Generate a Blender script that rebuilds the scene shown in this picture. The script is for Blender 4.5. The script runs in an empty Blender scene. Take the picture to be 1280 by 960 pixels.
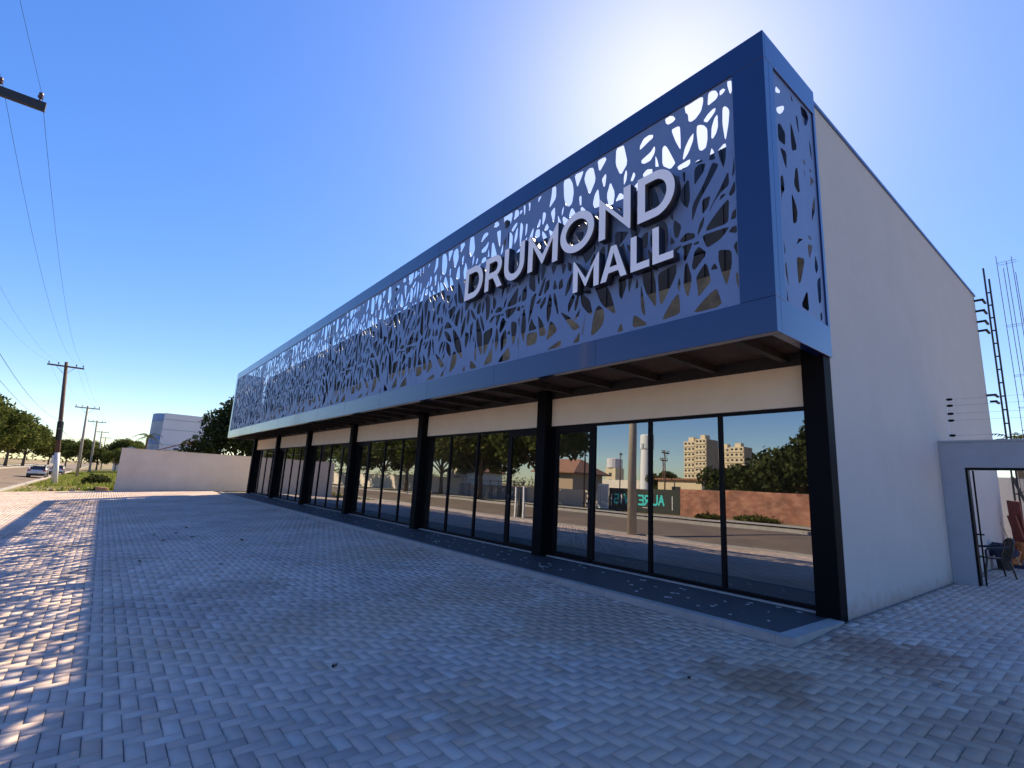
import bpy, bmesh, math, random
import numpy as np
from mathutils import Vector, Matrix

C = bpy.context.scene.collection
SC = bpy.context.scene
R = math.radians

# ------------------------------------------------------------------ camera
cam_d = bpy.data.cameras.new('camera'); cam = bpy.data.objects.new('camera', cam_d); C.objects.link(cam)
YAW, PITCH, ROLL, FPX = 0.9053, 0.1956, 0.0538, 630.6
cy, sy, cp, sp = math.cos(YAW), math.sin(YAW), math.cos(PITCH), math.sin(PITCH)
fwd = Vector((-sy*cp, cy*cp, sp)); rgt = Vector((cy, sy, 0)); upv = rgt.cross(fwd)
r2 = rgt*math.cos(ROLL) + upv*math.sin(ROLL); u2 = -rgt*math.sin(ROLL) + upv*math.cos(ROLL)
m = Matrix((r2, u2, -fwd)).transposed().to_4x4(); m.translation = Vector((2.8858, -8.4252, 1.6))
cam.matrix_world = m
cam_d.sensor_width = 36; cam_d.lens = FPX/1280*36; cam_d.clip_start = 0.05; cam_d.clip_end = 5000
SC.camera = cam

# ------------------------------------------------------------------ light
SUN = Vector((-0.65, 0.97, 1.0)).normalized()
SUN_EL = math.asin(SUN.z); SUN_AZ = math.atan2(SUN.x, SUN.y)
w = bpy.data.worlds.new('World'); SC.world = w; w.use_nodes = True
nt = w.node_tree; bg = nt.nodes['Background']
sky = nt.nodes.new('ShaderNodeTexSky'); sky.sky_type = 'NISHITA'; sky.sun_disc = False
sky.sun_elevation = SUN_EL; sky.sun_rotation = SUN_AZ
sky.air_density = 1.0; sky.dust_density = 0.4; sky.ozone_density = 2.0; sky.altitude = 300
hs = nt.nodes.new('ShaderNodeHueSaturation'); hs.inputs['Saturation'].default_value = 1.31; hs.inputs['Hue'].default_value = 0.513
sep = nt.nodes.new('ShaderNodeSeparateColor'); sep.mode = 'HSV'; nt.links.new(sky.outputs[0], sep.inputs[0])
ad = nt.nodes.new('ShaderNodeMath'); ad.operation = 'MULTIPLY_ADD'; ad.inputs[1].default_value = 1/6.5; ad.inputs[2].default_value = 1
nt.links.new(sep.outputs[2], ad.inputs[0])
dv = nt.nodes.new('ShaderNodeMath'); dv.operation = 'DIVIDE'; nt.links.new(sep.outputs[2], dv.inputs[0]); nt.links.new(ad.outputs[0], dv.inputs[1])
cmb = nt.nodes.new('ShaderNodeCombineColor'); cmb.mode = 'HSV'
nt.links.new(sep.outputs[0], cmb.inputs[0]); nt.links.new(sep.outputs[1], cmb.inputs[1]); nt.links.new(dv.outputs[0], cmb.inputs[2])
nt.links.new(cmb.outputs[0], hs.inputs['Color']); nt.links.new(hs.outputs[0], bg.inputs['Color']); bg.inputs['Strength'].default_value = 0.143
sl = bpy.data.lights.new('sun', 'SUN'); sl.energy = 4.0; sl.angle = R(0.53); sl.color = (1, .81, .55)
so = bpy.data.objects.new('sun', sl); C.objects.link(so); so.rotation_euler = SUN.to_track_quat('Z', 'Y').to_euler()
so.location = (-20, 30, 40)
SC.view_settings.view_transform = 'Standard'; SC.view_settings.look = 'None'
SC.view_settings.exposure = 1.42; SC.view_settings.gamma = 1
SC.render.engine = 'CYCLES'
SC.cycles.use_denoising = True
SC.cycles.max_bounces = 8; SC.cycles.transparent_max_bounces = 12
SC.cycles.sample_clamp_indirect = 6

# ------------------------------------------------------------------ helpers
class MB:
    """collects shapes; build() links them as ONE mesh object"""
    def __init__(s): s.v = []; s.f = []; s.mi = []; s.cur = 0
    def add(s, vs, fs):
        n = len(s.v); s.v += [tuple(q) for q in vs]; s.f += [tuple(i+n for i in f) for f in fs]; s.mi += [s.cur]*len(fs)
    def box(s, x0, x1, y0, y1, z0, z1, rot=0, c=None):
        vs = [(x0,y0,z0),(x1,y0,z0),(x1,y1,z0),(x0,y1,z0),(x0,y0,z1),(x1,y0,z1),(x1,y1,z1),(x0,y1,z1)]
        if rot:
            c = c or ((x0+x1)/2, (y0+y1)/2); ca, sa = math.cos(rot), math.sin(rot)
            vs = [(c[0]+(a-c[0])*ca-(b-c[1])*sa, c[1]+(a-c[0])*sa+(b-c[1])*ca, z) for a, b, z in vs]
        s.add(vs, [(0,3,2,1),(4,5,6,7),(0,1,5,4),(1,2,6,5),(2,3,7,6),(3,0,4,7)]); return s
    def prism(s, pts, axis, a, b):
        """polygon extruded along axis 0/1/2 from a to b"""
        n = len(pts)
        def p(q, t):
            q = list(q); q.insert(axis, t); return q
        vs = [p(q, a) for q in pts] + [p(q, b) for q in pts]
        s.add(vs, [tuple(range(n))[::-1], tuple(range(n, 2*n))] + [(i, (i+1) % n, n+(i+1) % n, n+i) for i in range(n)]); return s
    def tube(s, pts, rads, n=8, cap=True):
        pts = [Vector(p) for p in pts]
        if not hasattr(rads, '__len__'): rads = [rads]*len(pts)
        rings = []; up = None
        for i, p in enumerate(pts):
            d = (pts[min(i+1, len(pts)-1)] - pts[max(i-1, 0)]).normalized()
            if up is None or abs(up.dot(d)) > .95:
                up = Vector((0,0,1)) if abs(d.z) < .9 else Vector((1,0,0))
            a = d.cross(up).normalized(); b = a.cross(d).normalized(); up = b
            rings.append([p + (a*math.cos(2*math.pi*k/n) + b*math.sin(2*math.pi*k/n))*rads[i] for k in range(n)])
        vs = [q for r_ in rings for q in r_]; fs = []
        for i in range(len(pts)-1):
            for k in range(n):
                fs.append((i*n+k, (i+1)*n+k, (i+1)*n+(k+1) % n, i*n+(k+1) % n))
        if cap: fs += [tuple(range(n)), tuple(range((len(pts)-1)*n, len(pts)*n))[::-1]]
        s.add(vs, fs); return s
    def lathe(s, prof, c=(0,0,0), n=16):
        vs = []; fs = []; k_ = len(prof)
        for k in range(n):
            a = 2*math.pi*k/n
            vs += [(c[0]+r_*math.cos(a), c[1]+r_*math.sin(a), c[2]+z) for r_, z in prof]
        for k in range(n):
            for i in range(k_-1):
                a0 = k*k_+i; b0 = ((k+1) % n)*k_+i
                fs.append((a0, b0, b0+1, a0+1))
        s.add(vs, fs); return s
    def quad(s, a, b, c, d): s.add([a, b, c, d], [(0,1,2,3)]); return s
    def build(s, name, mat=None, parent=None, smooth=False, bevel=0, loc=None):
        me = bpy.data.meshes.new(name); me.from_pydata(s.v, [], s.f); me.validate(clean_customdata=False)
        mats = mat if isinstance(mat, (list, tuple)) else [mat]
        for q in mats:
            if q: me.materials.append(q)
        if len(mats) > 1 and len(me.polygons) == len(s.mi): me.polygons.foreach_set('material_index', s.mi)
        bm = bmesh.new(); bm.from_mesh(me); bmesh.ops.recalc_face_normals(bm, faces=bm.faces[:])
        if bevel: bmesh.ops.bevel(bm, geom=bm.edges[:], offset=bevel, segments=1, affect='EDGES', clamp_overlap=True)
        bm.to_mesh(me); bm.free()
        if smooth: me.polygons.foreach_set('use_smooth', [True]*len(me.polygons))
        o = bpy.data.objects.new(name, me); C.objects.link(o)
        if loc: o.location = loc
        if parent: o.parent = parent
        return o

def tag(o, label=None, cat=None, group=None, kind=None):
    if label: o['label'] = label
    if cat: o['category'] = cat
    if group: o['group'] = group
    if kind: o['kind'] = kind
    return o
def thing(name, loc, label, cat, group=None, rz=0):
    o = bpy.data.objects.new(name, None); C.objects.link(o); o.location = loc; o.rotation_euler = (0,0,rz)
    o.empty_display_size = .2
    return tag(o, label, cat, group)
def copy_tree(o, parent=None):
    c = o.copy(); C.objects.link(c); c.parent = parent
    for ch in list(o.children): copy_tree(ch, c)
    return c

# ------------------------------------------------------------------ materials
def mat(name, col, rough=.6, var=.0, vscale=3., bump=0., bscale=20., metal=0., coat=0., island=None, stain=None, spec=.5, detail=6, spots=None, splash=None):
    """procedural principled: base colour varied by noise, optional per-island colours, stains and bump"""
    mt = bpy.data.materials.new(name); mt.use_nodes = True; n = mt.node_tree; b = n.nodes['Principled BSDF']; L = n.links.new
    tc = n.nodes.new('ShaderNodeTexCoord')
    b.inputs['Roughness'].default_value = rough; b.inputs['Metallic'].default_value = metal
    b.inputs['Specular IOR Level'].default_value = spec
    if coat: b.inputs['Coat Weight'].default_value = coat; b.inputs['Coat Roughness'].default_value = .08
    rgb = n.nodes.new('ShaderNodeRGB'); rgb.outputs[0].default_value = (*col, 1); cur = rgb.outputs[0]
    if island:
        g = n.nodes.new('ShaderNodeNewGeometry'); cr = n.nodes.new('ShaderNodeValToRGB')
        els = cr.color_ramp.elements
        for i, (p, cc) in enumerate(island):
            e = els[i] if i < 2 else els.new(p)
            e.position = p; e.color = (*cc, 1)
        L(g.outputs['Random Per Island'], cr.inputs[0]); cur = cr.outputs[0]
    def noise(scale, det=detail, ro=.6):
        z = n.nodes.new('ShaderNodeTexNoise'); z.inputs['Scale'].default_value = scale; z.inputs['Detail'].default_value = det
        z.inputs['Roughness'].default_value = ro; L(tc.outputs['Object'], z.inputs['Vector']); return z
    if var:
        z = noise(vscale); mr = n.nodes.new('ShaderNodeMapRange'); L(z.outputs['Fac'], mr.inputs[0])
        mr.inputs[1].default_value = .3; mr.inputs[2].default_value = .7; mr.inputs[3].default_value = 1-var; mr.inputs[4].default_value = 1+var
        mx = n.nodes.new('ShaderNodeMix'); mx.data_type = 'RGBA'; mx.blend_type = 'MULTIPLY'; mx.inputs[0].default_value = 1
        L(cur, mx.inputs[6]); L(mr.outputs[0], mx.inputs[7]); cur = mx.outputs[2]
    if stain:
        for (sc_, lo, hi, cc, amt) in stain:
            z = noise(sc_, 8, .65); mr = n.nodes.new('ShaderNodeMapRange'); L(z.outputs['Fac'], mr.inputs[0])
            mr.inputs[1].default_value = lo; mr.inputs[2].default_value = hi; mr.inputs[3].default_value = 0; mr.inputs[4].default_value = amt
            mx = n.nodes.new('ShaderNodeMix'); mx.data_type = 'RGBA'
            L(mr.outputs[0], mx.inputs[0]); L(cur, mx.inputs[6]); mx.inputs[7].default_value = (*cc, 1); cur = mx.outputs[2]
    for (sx, sy_, rad, cc, amt) in (spots or []):      # dirt patches lying at their own places
        ds = n.nodes.new('ShaderNodeVectorMath'); ds.operation = 'DISTANCE'; L(tc.outputs['Object'], ds.inputs[0]); ds.inputs[1].default_value = (sx, sy_, 0)
        z = noise(1.7, 8, .7); ma = n.nodes.new('ShaderNodeMath'); ma.operation = 'MULTIPLY_ADD'; ma.inputs[1].default_value = 2.2*rad; L(z.outputs['Fac'], ma.inputs[0]); L(ds.outputs['Value'], ma.inputs[2])
        gi = n.nodes.new('ShaderNodeNewGeometry'); mb = n.nodes.new('ShaderNodeMath'); mb.operation = 'MULTIPLY_ADD'; mb.inputs[1].default_value = .45*rad; L(gi.outputs['Random Per Island'], mb.inputs[0]); L(ma.outputs[0], mb.inputs[2]); ma = mb
        mr = n.nodes.new('ShaderNodeMapRange'); mr.inputs[1].default_value = 2.25*rad; mr.inputs[2].default_value = 1.8*rad; mr.inputs[3].default_value = 0; mr.inputs[4].default_value = amt; L(ma.outputs[0], mr.inputs[0])
        mx = n.nodes.new('ShaderNodeMix'); mx.data_type = 'RGBA'; L(mr.outputs[0], mx.inputs[0]); L(cur, mx.inputs[6]); mx.inputs[7].default_value = (*cc, 1); cur = mx.outputs[2]
    if splash:                                          # soil splashed up the foot of a wall
        hgt, cc, amt = splash; sp_ = n.nodes.new('ShaderNodeSeparateXYZ'); L(tc.outputs['Object'], sp_.inputs[0]); z = noise(5, 9, .7)
        ma = n.nodes.new('ShaderNodeMath'); ma.operation = 'MULTIPLY_ADD'; ma.inputs[1].default_value = -hgt*2.4; L(z.outputs['Fac'], ma.inputs[0]); L(sp_.outputs[2], ma.inputs[2])
        mr = n.nodes.new('ShaderNodeMapRange'); mr.inputs[1].default_value = -hgt*.4; mr.inputs[2].default_value = -hgt*1.3; mr.inputs[3].default_value = 0; mr.inputs[4].default_value = amt; L(ma.outputs[0], mr.inputs[0])
        mx = n.nodes.new('ShaderNodeMix'); mx.data_type = 'RGBA'; L(mr.outputs[0], mx.inputs[0]); L(cur, mx.inputs[6]); mx.inputs[7].default_value = (*cc, 1); cur = mx.outputs[2]
    L(cur, b.inputs['Base Color'])
    if bump:
        z = noise(bscale, 8); bp = n.nodes.new('ShaderNodeBump'); bp.inputs['Strength'].default_value = bump
        bp.inputs['Distance'].default_value = .02; L(z.outputs['Fac'], bp.inputs['Height']); L(bp.outputs[0], b.inputs['Normal'])
    mt['cur'] = ''
    return mt

def brick_mat(name, c1, c2, mortar, scale, w_=.5, h_=.25, rot=None, bump=.4):
    mt = bpy.data.materials.new(name); mt.use_nodes = True; n = mt.node_tree; b = n.nodes['Principled BSDF']; L = n.links.new
    tc = n.nodes.new('ShaderNodeTexCoord'); mp = n.nodes.new('ShaderNodeMapping')
    if rot: mp.inputs['Rotation'].default_value = rot
    L(tc.outputs['Object'], mp.inputs[0]); bt = n.nodes.new('ShaderNodeTexBrick'); L(mp.outputs[0], bt.inputs[0])
    bt.inputs['Color1'].default_value = (*c1,1); bt.inputs['Color2'].default_value = (*c2,1); bt.inputs['Mortar'].default_value = (*mortar,1)
    bt.inputs['Scale'].default_value = scale; bt.inputs['Mortar Size'].default_value = .012; bt.inputs['Brick Width'].default_value = w_; bt.inputs['Row Height'].default_value = h_
    z = n.nodes.new('ShaderNodeTexNoise'); z.inputs['Scale'].default_value = 1.3; z.inputs['Detail'].default_value = 8; L(tc.outputs['Object'], z.inputs['Vector'])
    mr = n.nodes.new('ShaderNodeMapRange'); L(z.outputs['Fac'], mr.inputs[0]); mr.inputs[1].default_value=.3; mr.inputs[2].default_value=.7; mr.inputs[3].default_value=.6; mr.inputs[4].default_value=1.25
    mx = n.nodes.new('ShaderNodeMix'); mx.data_type='RGBA'; mx.blend_type='MULTIPLY'; mx.inputs[0].default_value=1
    L(bt.outputs[0], mx.inputs[6]); L(mr.outputs[0], mx.inputs[7]); L(mx.outputs[2], b.inputs['Base Color']); b.inputs['Roughness'].default_value=.85
    bp = n.nodes.new('ShaderNodeBump'); bp.inputs['Strength'].default_value=bump; bp.inputs['Distance'].default_value=.02; bp.invert=True
    L(bt.outputs['Fac'], bp.inputs['Height']); L(bp.outputs[0], b.inputs['Normal'])
    return mt

def glass_mat(name, tint, lo, hi):
    mt = bpy.data.materials.new(name); mt.use_nodes = True; n = mt.node_tree; n.nodes.clear(); L = n.links.new
    out = n.nodes.new('ShaderNodeOutputMaterial'); mx = n.nodes.new('ShaderNodeMixShader')
    tr = n.nodes.new('ShaderNodeBsdfTransparent'); tr.inputs[0].default_value = (*tint, 1)
    gl = n.nodes.new('ShaderNodeBsdfGlossy'); gl.inputs['Roughness'].default_value = 0.0; gl.inputs['Color'].default_value = (.93,.96,1,1)
    lw = n.nodes.new('ShaderNodeFresnel'); lw.inputs['IOR'].default_value = 1.6
    mr = n.nodes.new('ShaderNodeMapRange'); mr.inputs[1].default_value=.04; mr.inputs[2].default_value=.6; mr.inputs[3].default_value=lo; mr.inputs[4].default_value=hi
    g = n.nodes.new('ShaderNodeNewGeometry'); mu = n.nodes.new('ShaderNodeMath'); mu.operation='MULTIPLY'
    iv = n.nodes.new('ShaderNodeMath'); iv.operation='SUBTRACT'; iv.inputs[0].default_value=1
    L(g.outputs['Backfacing'], iv.inputs[1]); L(lw.outputs[0], mr.inputs[0]); L(mr.outputs[0], mu.inputs[0]); L(iv.outputs[0], mu.inputs[1])
    # faint waviness of the panes
    tc = n.nodes.new('ShaderNodeTexCoord'); z = n.nodes.new('ShaderNodeTexNoise'); z.inputs['Scale'].default_value=.55; z.inputs['Detail'].default_value=1
    L(tc.outputs['Object'], z.inputs['Vector']); bp = n.nodes.new('ShaderNodeBump'); bp.inputs['Strength'].default_value=.12; bp.inputs['Distance'].default_value=.02
    L(z.outputs['Fac'], bp.inputs['Height']); L(bp.outputs[0], gl.inputs['Normal'])
    L(mu.outputs[0], mx.inputs[0]); L(tr.outputs[0], mx.inputs[1]); L(gl.outputs[0], mx.inputs[2]); L(mx.outputs[0], out.inputs[0])
    return mt

def leaf_mat(name, a, b_, c_, trans=.25):
    mt = bpy.data.materials.new(name); mt.use_nodes = True; n = mt.node_tree; n.nodes.clear(); L = n.links.new
    out = n.nodes.new('ShaderNodeOutputMaterial'); mx = n.nodes.new('ShaderNodeMixShader'); mx.inputs[0].default_value = trans
    d = n.nodes.new('ShaderNodeBsdfDiffuse'); t = n.nodes.new('ShaderNodeBsdfTranslucent')
    g = n.nodes.new('ShaderNodeNewGeometry'); cr = n.nodes.new('ShaderNodeValToRGB'); e = cr.color_ramp.elements
    e[0].position = 0; e[0].color = (*a,1); e[1].position = .6; e[1].color = (*b_,1); q = e.new(1.0); q.color = (*c_,1)
    L(g.outputs['Random Per Island'], cr.inputs[0]); L(cr.outputs[0], d.inputs[0]); L(cr.outputs[0], t.inputs[0])
    L(d.outputs[0], mx.inputs[1]); L(t.outputs[0], mx.inputs[2]); L(mx.outputs[0], out.inputs[0])
    return mt

M = {}
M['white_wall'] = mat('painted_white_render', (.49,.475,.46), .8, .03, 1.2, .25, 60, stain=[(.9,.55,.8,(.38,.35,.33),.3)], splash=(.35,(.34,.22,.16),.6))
M['header'] = mat('cream_render', (.84,.69,.52), .8, .04, 2, .2, 50)
M['ochre'] = mat('ochre_unpainted_render', (.36,.30,.20), .85, .3, 1.5, .3, 20, stain=[(2.2,.45,.7,(.10,.085,.07),.7)])
M['gap_shade'] = mat('dark_gap_shade', (.022,.024,.03), .55, .2, 4, .1, 30)  # shade of the gap behind the screen, put into the wall colour
M['black'] = mat('black_aluminium', (.004,.004,.006), .5, .15, 6, spec=.15)
M['col'] = mat('black_column_paint', (.003,.003,.005), .6, .2, 3, .08, 40, spec=.10)
M['blue'] = mat('blue_metallic_cladding', (.001,.012,.092), .28, .06, 1.5, .01, 8, coat=.75, spec=.6)
M['lattice'] = mat('grey_blue_screen_paint', (.135,.20,.37), .42, .05, 2, spec=.6)
M['letter'] = mat('pale_letter_face', (.90,.89,.93), .45, .03, 3)
M['letter_side'] = mat('dark_letter_return', (.012,.014,.028), .5, .1, 5)
M['soffit'] = mat('brown_soffit_deck', (.09,.048,.03), .7, .3, 3, .2, 20)
M['steel'] = mat('dark_steel', (.02,.02,.022), .5, .25, 8, .1, 40)
M['beam'] = mat('dark_primed_steel_beam', (.035,.028,.025), .6, .25, 5)
M['grey_steel'] = mat('grey_steel', (.25,.25,.27), .5, .2, 8)
M['coping'] = mat('blue_coping', (.08,.17,.42), .5, .1, 4)
M['concrete'] = mat('concrete', (.36,.34,.31), .85, .15, 2.5, .4, 30, stain=[(1.5,.5,.8,(.16,.14,.12),.5)])
M['int_wall'] = mat('interior_plaster', (.80,.79,.77), .8, .04, 2)
M['int_floor'] = mat('interior_floor_tile', (.50,.48,.45), .35, .06, 3)
M['glass'] = glass_mat('tinted_shop_glass', (.60,.58,.55), .33, .82)
M['paver'] = mat('paver', (.3,.3,.3), .82, .22, .35, .25, 90,
    island=[(0,(.45,.36,.32)),(.25,(.52,.425,.375)),(.5,(.57,.47,.41)),(.75,(.54,.42,.355)),(.92,(.62,.53,.475)),(1,(.46,.32,.24))],
    stain=[(.16,.50,.68,(.42,.29,.19),.75),(.55,.56,.75,(.26,.21,.18),.55),(.09,.52,.66,(.47,.35,.25),.6)],
    spots=[(.75,-1.15,.9,(.33,.18,.12),.75),(.25,-3.1,.8,(.30,.18,.11),.8),(2.2,-2.6,1.0,(.36,.24,.17),.6),(-2.2,-2.9,1.6,(.38,.27,.20),.6),(-.9,-5.6,.8,(.36,.25,.17),.5),(-6.5,-6.6,1.2,(.34,.26,.20),.45),(-8.5,-3.0,1.6,(.45,.33,.23),.6),(3.2,-4.2,.9,(.36,.25,.18),.5),(-4.4,-3.3,1.4,(.40,.29,.21),.5)])
M['mortar'] = mat('joint_sand', (.28,.245,.215), .95, .3, 20)
M['mosaic'] = mat('dark_stone_mosaic', (.045,.05,.062), .6, .35, 18, .8, 30)
M['mosaic_white'] = mat('pale_mosaic_stone', (.5,.5,.5), .6, .2, 10)
M['kerb'] = mat('pale_concrete_kerb', (.34,.33,.32), .8, .15, 4, .3, 40)
M['dirt'] = mat('red_dirt_ground', (.30,.19,.12), .95, .25, .15, .4, 3, stain=[(.05,.38,.58,(.12,.14,.04),.85),(.6,.55,.75,(.20,.15,.07),.6)])
M['asphalt'] = mat('dusty_asphalt', (.15,.115,.088), .85, .2, .6, .4, 60, stain=[(.3,.5,.75,(.22,.15,.10),.6)])
M['grass'] = leaf_mat('grass_blades', (.12,.18,.03), (.22,.27,.06), (.36,.32,.12), .4)
M['leaf'] = leaf_mat('tree_leaves', (.040,.057,.014), (.085,.108,.030), (.165,.18,.055), .35)
M['leaf_dark'] = leaf_mat('dark_tree_leaves', (.026,.036,.013), (.05,.064,.024), (.09,.10,.038), .25)
M['leaf_olive'] = leaf_mat('olive_tree_leaves', (.045,.055,.015), (.085,.095,.025), (.14,.14,.045), .25)
M['bark'] = mat('bark', (.12,.09,.065), .9, .3, 6, .8, 15)
M['pole_wood'] = mat('brown_pole_wood', (.13,.075,.055), .85, .3, 8, .5, 30)
M['whitewash'] = mat('whitewash', (.72,.71,.69), .8, .12, 6)
M['pole_conc'] = mat('pole_concrete', (.40,.35,.28), .85, .15, 4, .3, 40)
M['wire'] = mat('grey_cable', (.05,.05,.06), .6)
M['insul'] = mat('brown_insulator', (.07,.03,.03), .3, .1, 20)
M['brick'] = brick_mat('red_brick', (.29,.11,.068), (.40,.19,.125), (.24,.19,.15), 1.6, rot=(R(90),0,0))
M['mural'] = mat('dark_painted_wall', (.022,.028,.026), .7, .25, 1.5)
M['cyan'] = mat('cyan_sign_paint', (.05,.62,.62), .6, .05, 5)
M['signwhite'] = mat('white_sign_paint', (.75,.77,.77), .6, .05, 5)
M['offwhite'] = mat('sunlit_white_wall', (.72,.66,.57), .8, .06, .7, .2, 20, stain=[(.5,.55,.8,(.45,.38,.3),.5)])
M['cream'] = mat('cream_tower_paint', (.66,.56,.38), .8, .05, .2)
M['tan'] = mat('darker_tan_wall', (.40,.31,.22), .8, .05, .2)
M['win'] = mat('dark_window_glass', (.03,.035,.045), .12, .2, 2, spec=.7)
M['tile'] = mat('clay_roof_tiles', (.26,.13,.08), .85, .3, 3, .6, 12)
M['apt_white'] = mat('white_apartment_paint', (.66,.64,.66), .75, .04, .5)
M['apt_blue'] = mat('blue_balcony_paint', (.16,.26,.48), .6, .1, .6)
M['apt_grey'] = mat('grey_balcony_paint', (.33,.38,.43), .6, .1, .6)
M['carpaint'] = mat('white_car_paint', (.70,.70,.72), .25, .02, 2, coat=.8)
M['carglass'] = mat('dark_car_glass', (.012,.014,.018), .06, spec=.8)
M['tyre'] = mat('tyre_rubber', (.015,.015,.016), .8, .2, 30)
M['tail'] = mat('red_tail_lamp', (.35,.01,.01), .25)
M['plate'] = mat('number_plate', (.6,.6,.6), .5)
M['chair'] = mat('black_chair_plastic', (.012,.012,.014), .35, .1, 10)
M['clay'] = mat('orange_clay_pot', (.45,.17,.06), .8, .2, 8, .2, 30)
M['redboard'] = mat('red_brown_board', (.20,.055,.04), .7, .3, 6)
M['bluedoor'] = mat('blue_door_paint', (.025,.07,.20), .5, .1, 5)
M['tarp'] = mat('dark_blue_cloth', (.025,.028,.06), .75, .3, 6)
M['rag'] = mat('pale_cloth', (.55,.52,.5), .9, .15, 9)
M['stick'] = mat('wood_stick', (.42,.30,.17), .8, .2, 12)
M['gate_wall'] = mat('grey_gate_render', (.34,.36,.41), .8, .06, 1.5, .25, 50, stain=[(1.2,.55,.8,(.24,.22,.22),.4)])
M['perim'] = mat('grey_beige_render', (.70,.61,.51), .85, .06, .8, .3, 25, stain=[(.5,.5,.75,(.54,.44,.34),.45)])
M['rubble'] = mat('broken_brick_rubble', (.34,.20,.14), .9, .3, 5, .5, 20)
M['debris'] = mat('dry_leaf', (.035,.025,.018), .9, .3, 20)

# ------------------------------------------------------------------ terrain profile (falls from the shops to the street)
PY = [-1500,-60,-25.5,-21.31,-21.3,-21.0,-20.98,-17.3,-13.64,-13.62,-13.3,-1.85,0,13,60,1500]
PZ = [  .10,.10,  .05,  -.12, -.10,-.10,-.27,-.42,-.68,-.555,-.585,-.083,0,.15,.2,.2]
def gz(y): return float(np.interp(y, PY, PZ))

def sheet(name, x0, x1, ys, dz, mt, nx=1, jitter=0):
    b = MB(); xs = [x0+(x1-x0)*i/nx for i in range(nx+1)]
    vs = [(x, y, gz(y)+dz) for y in ys for x in xs]; n = nx+1
    b.add(vs, [(j*n+i, j*n+i+1, (j+1)*n+i+1, (j+1)*n+i) for j in range(len(ys)-1) for i in range(nx)])
    return tag(b.build(name, mt), kind='structure')
b = MB()
gy = [-1500,-60,-25.5,-21.3,-20.98,-17.3,-13.64,-13.3,-1.85,0,13,60,1500]
for x0, x1, dz in ((-1500,-44,-.035),(-44,12,-.05),(12,1500,-.035)):
    for y0, y1 in zip(gy[:-1], gy[1:]):
        z0, z1 = gz(y0)+dz-.03, gz(y1)+dz-.03
        b.quad((x0,y0,z0),(x1,y0,z0),(x1,y1,z1),(x0,y1,z1))
tag(b.build('ground', M['dirt']), kind='structure')
sheet('road', -600, 300, [-20.98,-17.3,-13.64], .0, M['asphalt'], 4)
b = MB()
for y0, y1, z0, z1 in ((-13.62,-13.42,-.72,-.545),(-21.3,-21.0,-.35,-.10)):
    x = -300.
    while x < 120:
        b.box(x, x+.985, y0, y1, z0, z1 + .004*math.sin(x*7.1)); x += 1.0
tag(b.build('kerb', M['kerb']), kind='structure')
sheet('far_sidewalk', -300, 120, [-23.6,-22.4], .012, M['kerb'], 1)

# herringbone pavers as real blocks over a bed of joint sand
def pavers(name, x0, x1, y0, y1, seed):
    W = .1175; rng = np.random.default_rng(seed)
    nx, ny = int((x1-x0)/W), int((y1-y0)/W)
    i, j = np.meshgrid(np.arange(nx), np.arange(ny), indexing='ij'); k = (i-j) % 4
    h = k == 0; v = k == 3
    def blocks(mask, dx, dy):
        bx = x0+i[mask]*W; by = y0+j[mask]*W
        return np.stack([bx, by, np.full_like(bx, dx*W), np.full_like(bx, dy*W)], 1)
    B = np.concatenate([blocks(h, 2, 1), blocks(v, 1, 2)])
    n = len(B); g = .002; bev = .0032
    cx = B[:,0]+B[:,2]/2; cy_ = B[:,1]+B[:,3]/2; hx = B[:,2]/2-g; hy = B[:,3]/2-g
    jx = rng.normal(0,.0012,n); jy = rng.normal(0,.0012,n); jz = rng.normal(0,.0014,n); tx = rng.normal(0,.006,n); ty = rng.normal(0,.006,n)
    # settled dips
    dip = .003*np.sin(cx*1.1+.5)*np.sin(cy_*1.7)+.002*np.sin(cx*3.1)*np.cos(cy_*2.3)
    V = np.zeros((n,8,3)); sg = [(-1,-1),(1,-1),(1,1),(-1,1)]
    for q,(a,c_) in enumerate(sg):
        for lvl in (0,1):
            ins = bev if lvl else 0
            X = cx+jx+a*(hx-ins); Y = cy_+jy+c_*(hy-ins)
            Z = np.interp(Y, PY, PZ) + jz + dip + tx*a*hx + ty*c_*hy - (0 if lvl else .02)
            V[:,q+4*lvl,0]=X; V[:,q+4*lvl,1]=Y; V[:,q+4*lvl,2]=Z
    F = np.array([[4,5,6,7],[0,1,5,4],[1,2,6,5],[2,3,7,6],[3,0,4,7]])
    FA = (F[None]+(np.arange(n)*8)[:,None,None]).reshape(-1,4)
    me = bpy.data.meshes.new(name); me.vertices.add(n*8); me.vertices.foreach_set('co', V.ravel())
    me.loops.add(FA.size); me.loops.foreach_set('vertex_index', FA.ravel().astype(np.int32))
    me.polygons.add(len(FA)); me.polygons.foreach_set('loop_start', np.arange(0, FA.size, 4, dtype=np.int32))
    me.update(calc_edges=True); me.validate(); me.materials.append(M['paver'])
    o = bpy.data.objects.new(name, me); C.objects.link(o); return tag(o, kind='structure')
pavers('paving', -42.4, 11.0, -13.28, -1.86, 1)
pavers('side_paving', .06, 9.0, -1.86, 14.4, 2)
sheet('joint_bed', -42.4, 11.0, [-13.3,-1.85], -.0165, M['mortar'])
sheet('side_joint_bed', .03, 9.0, [-1.85,0,13,14.4], -.0165, M['mortar'])

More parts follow.
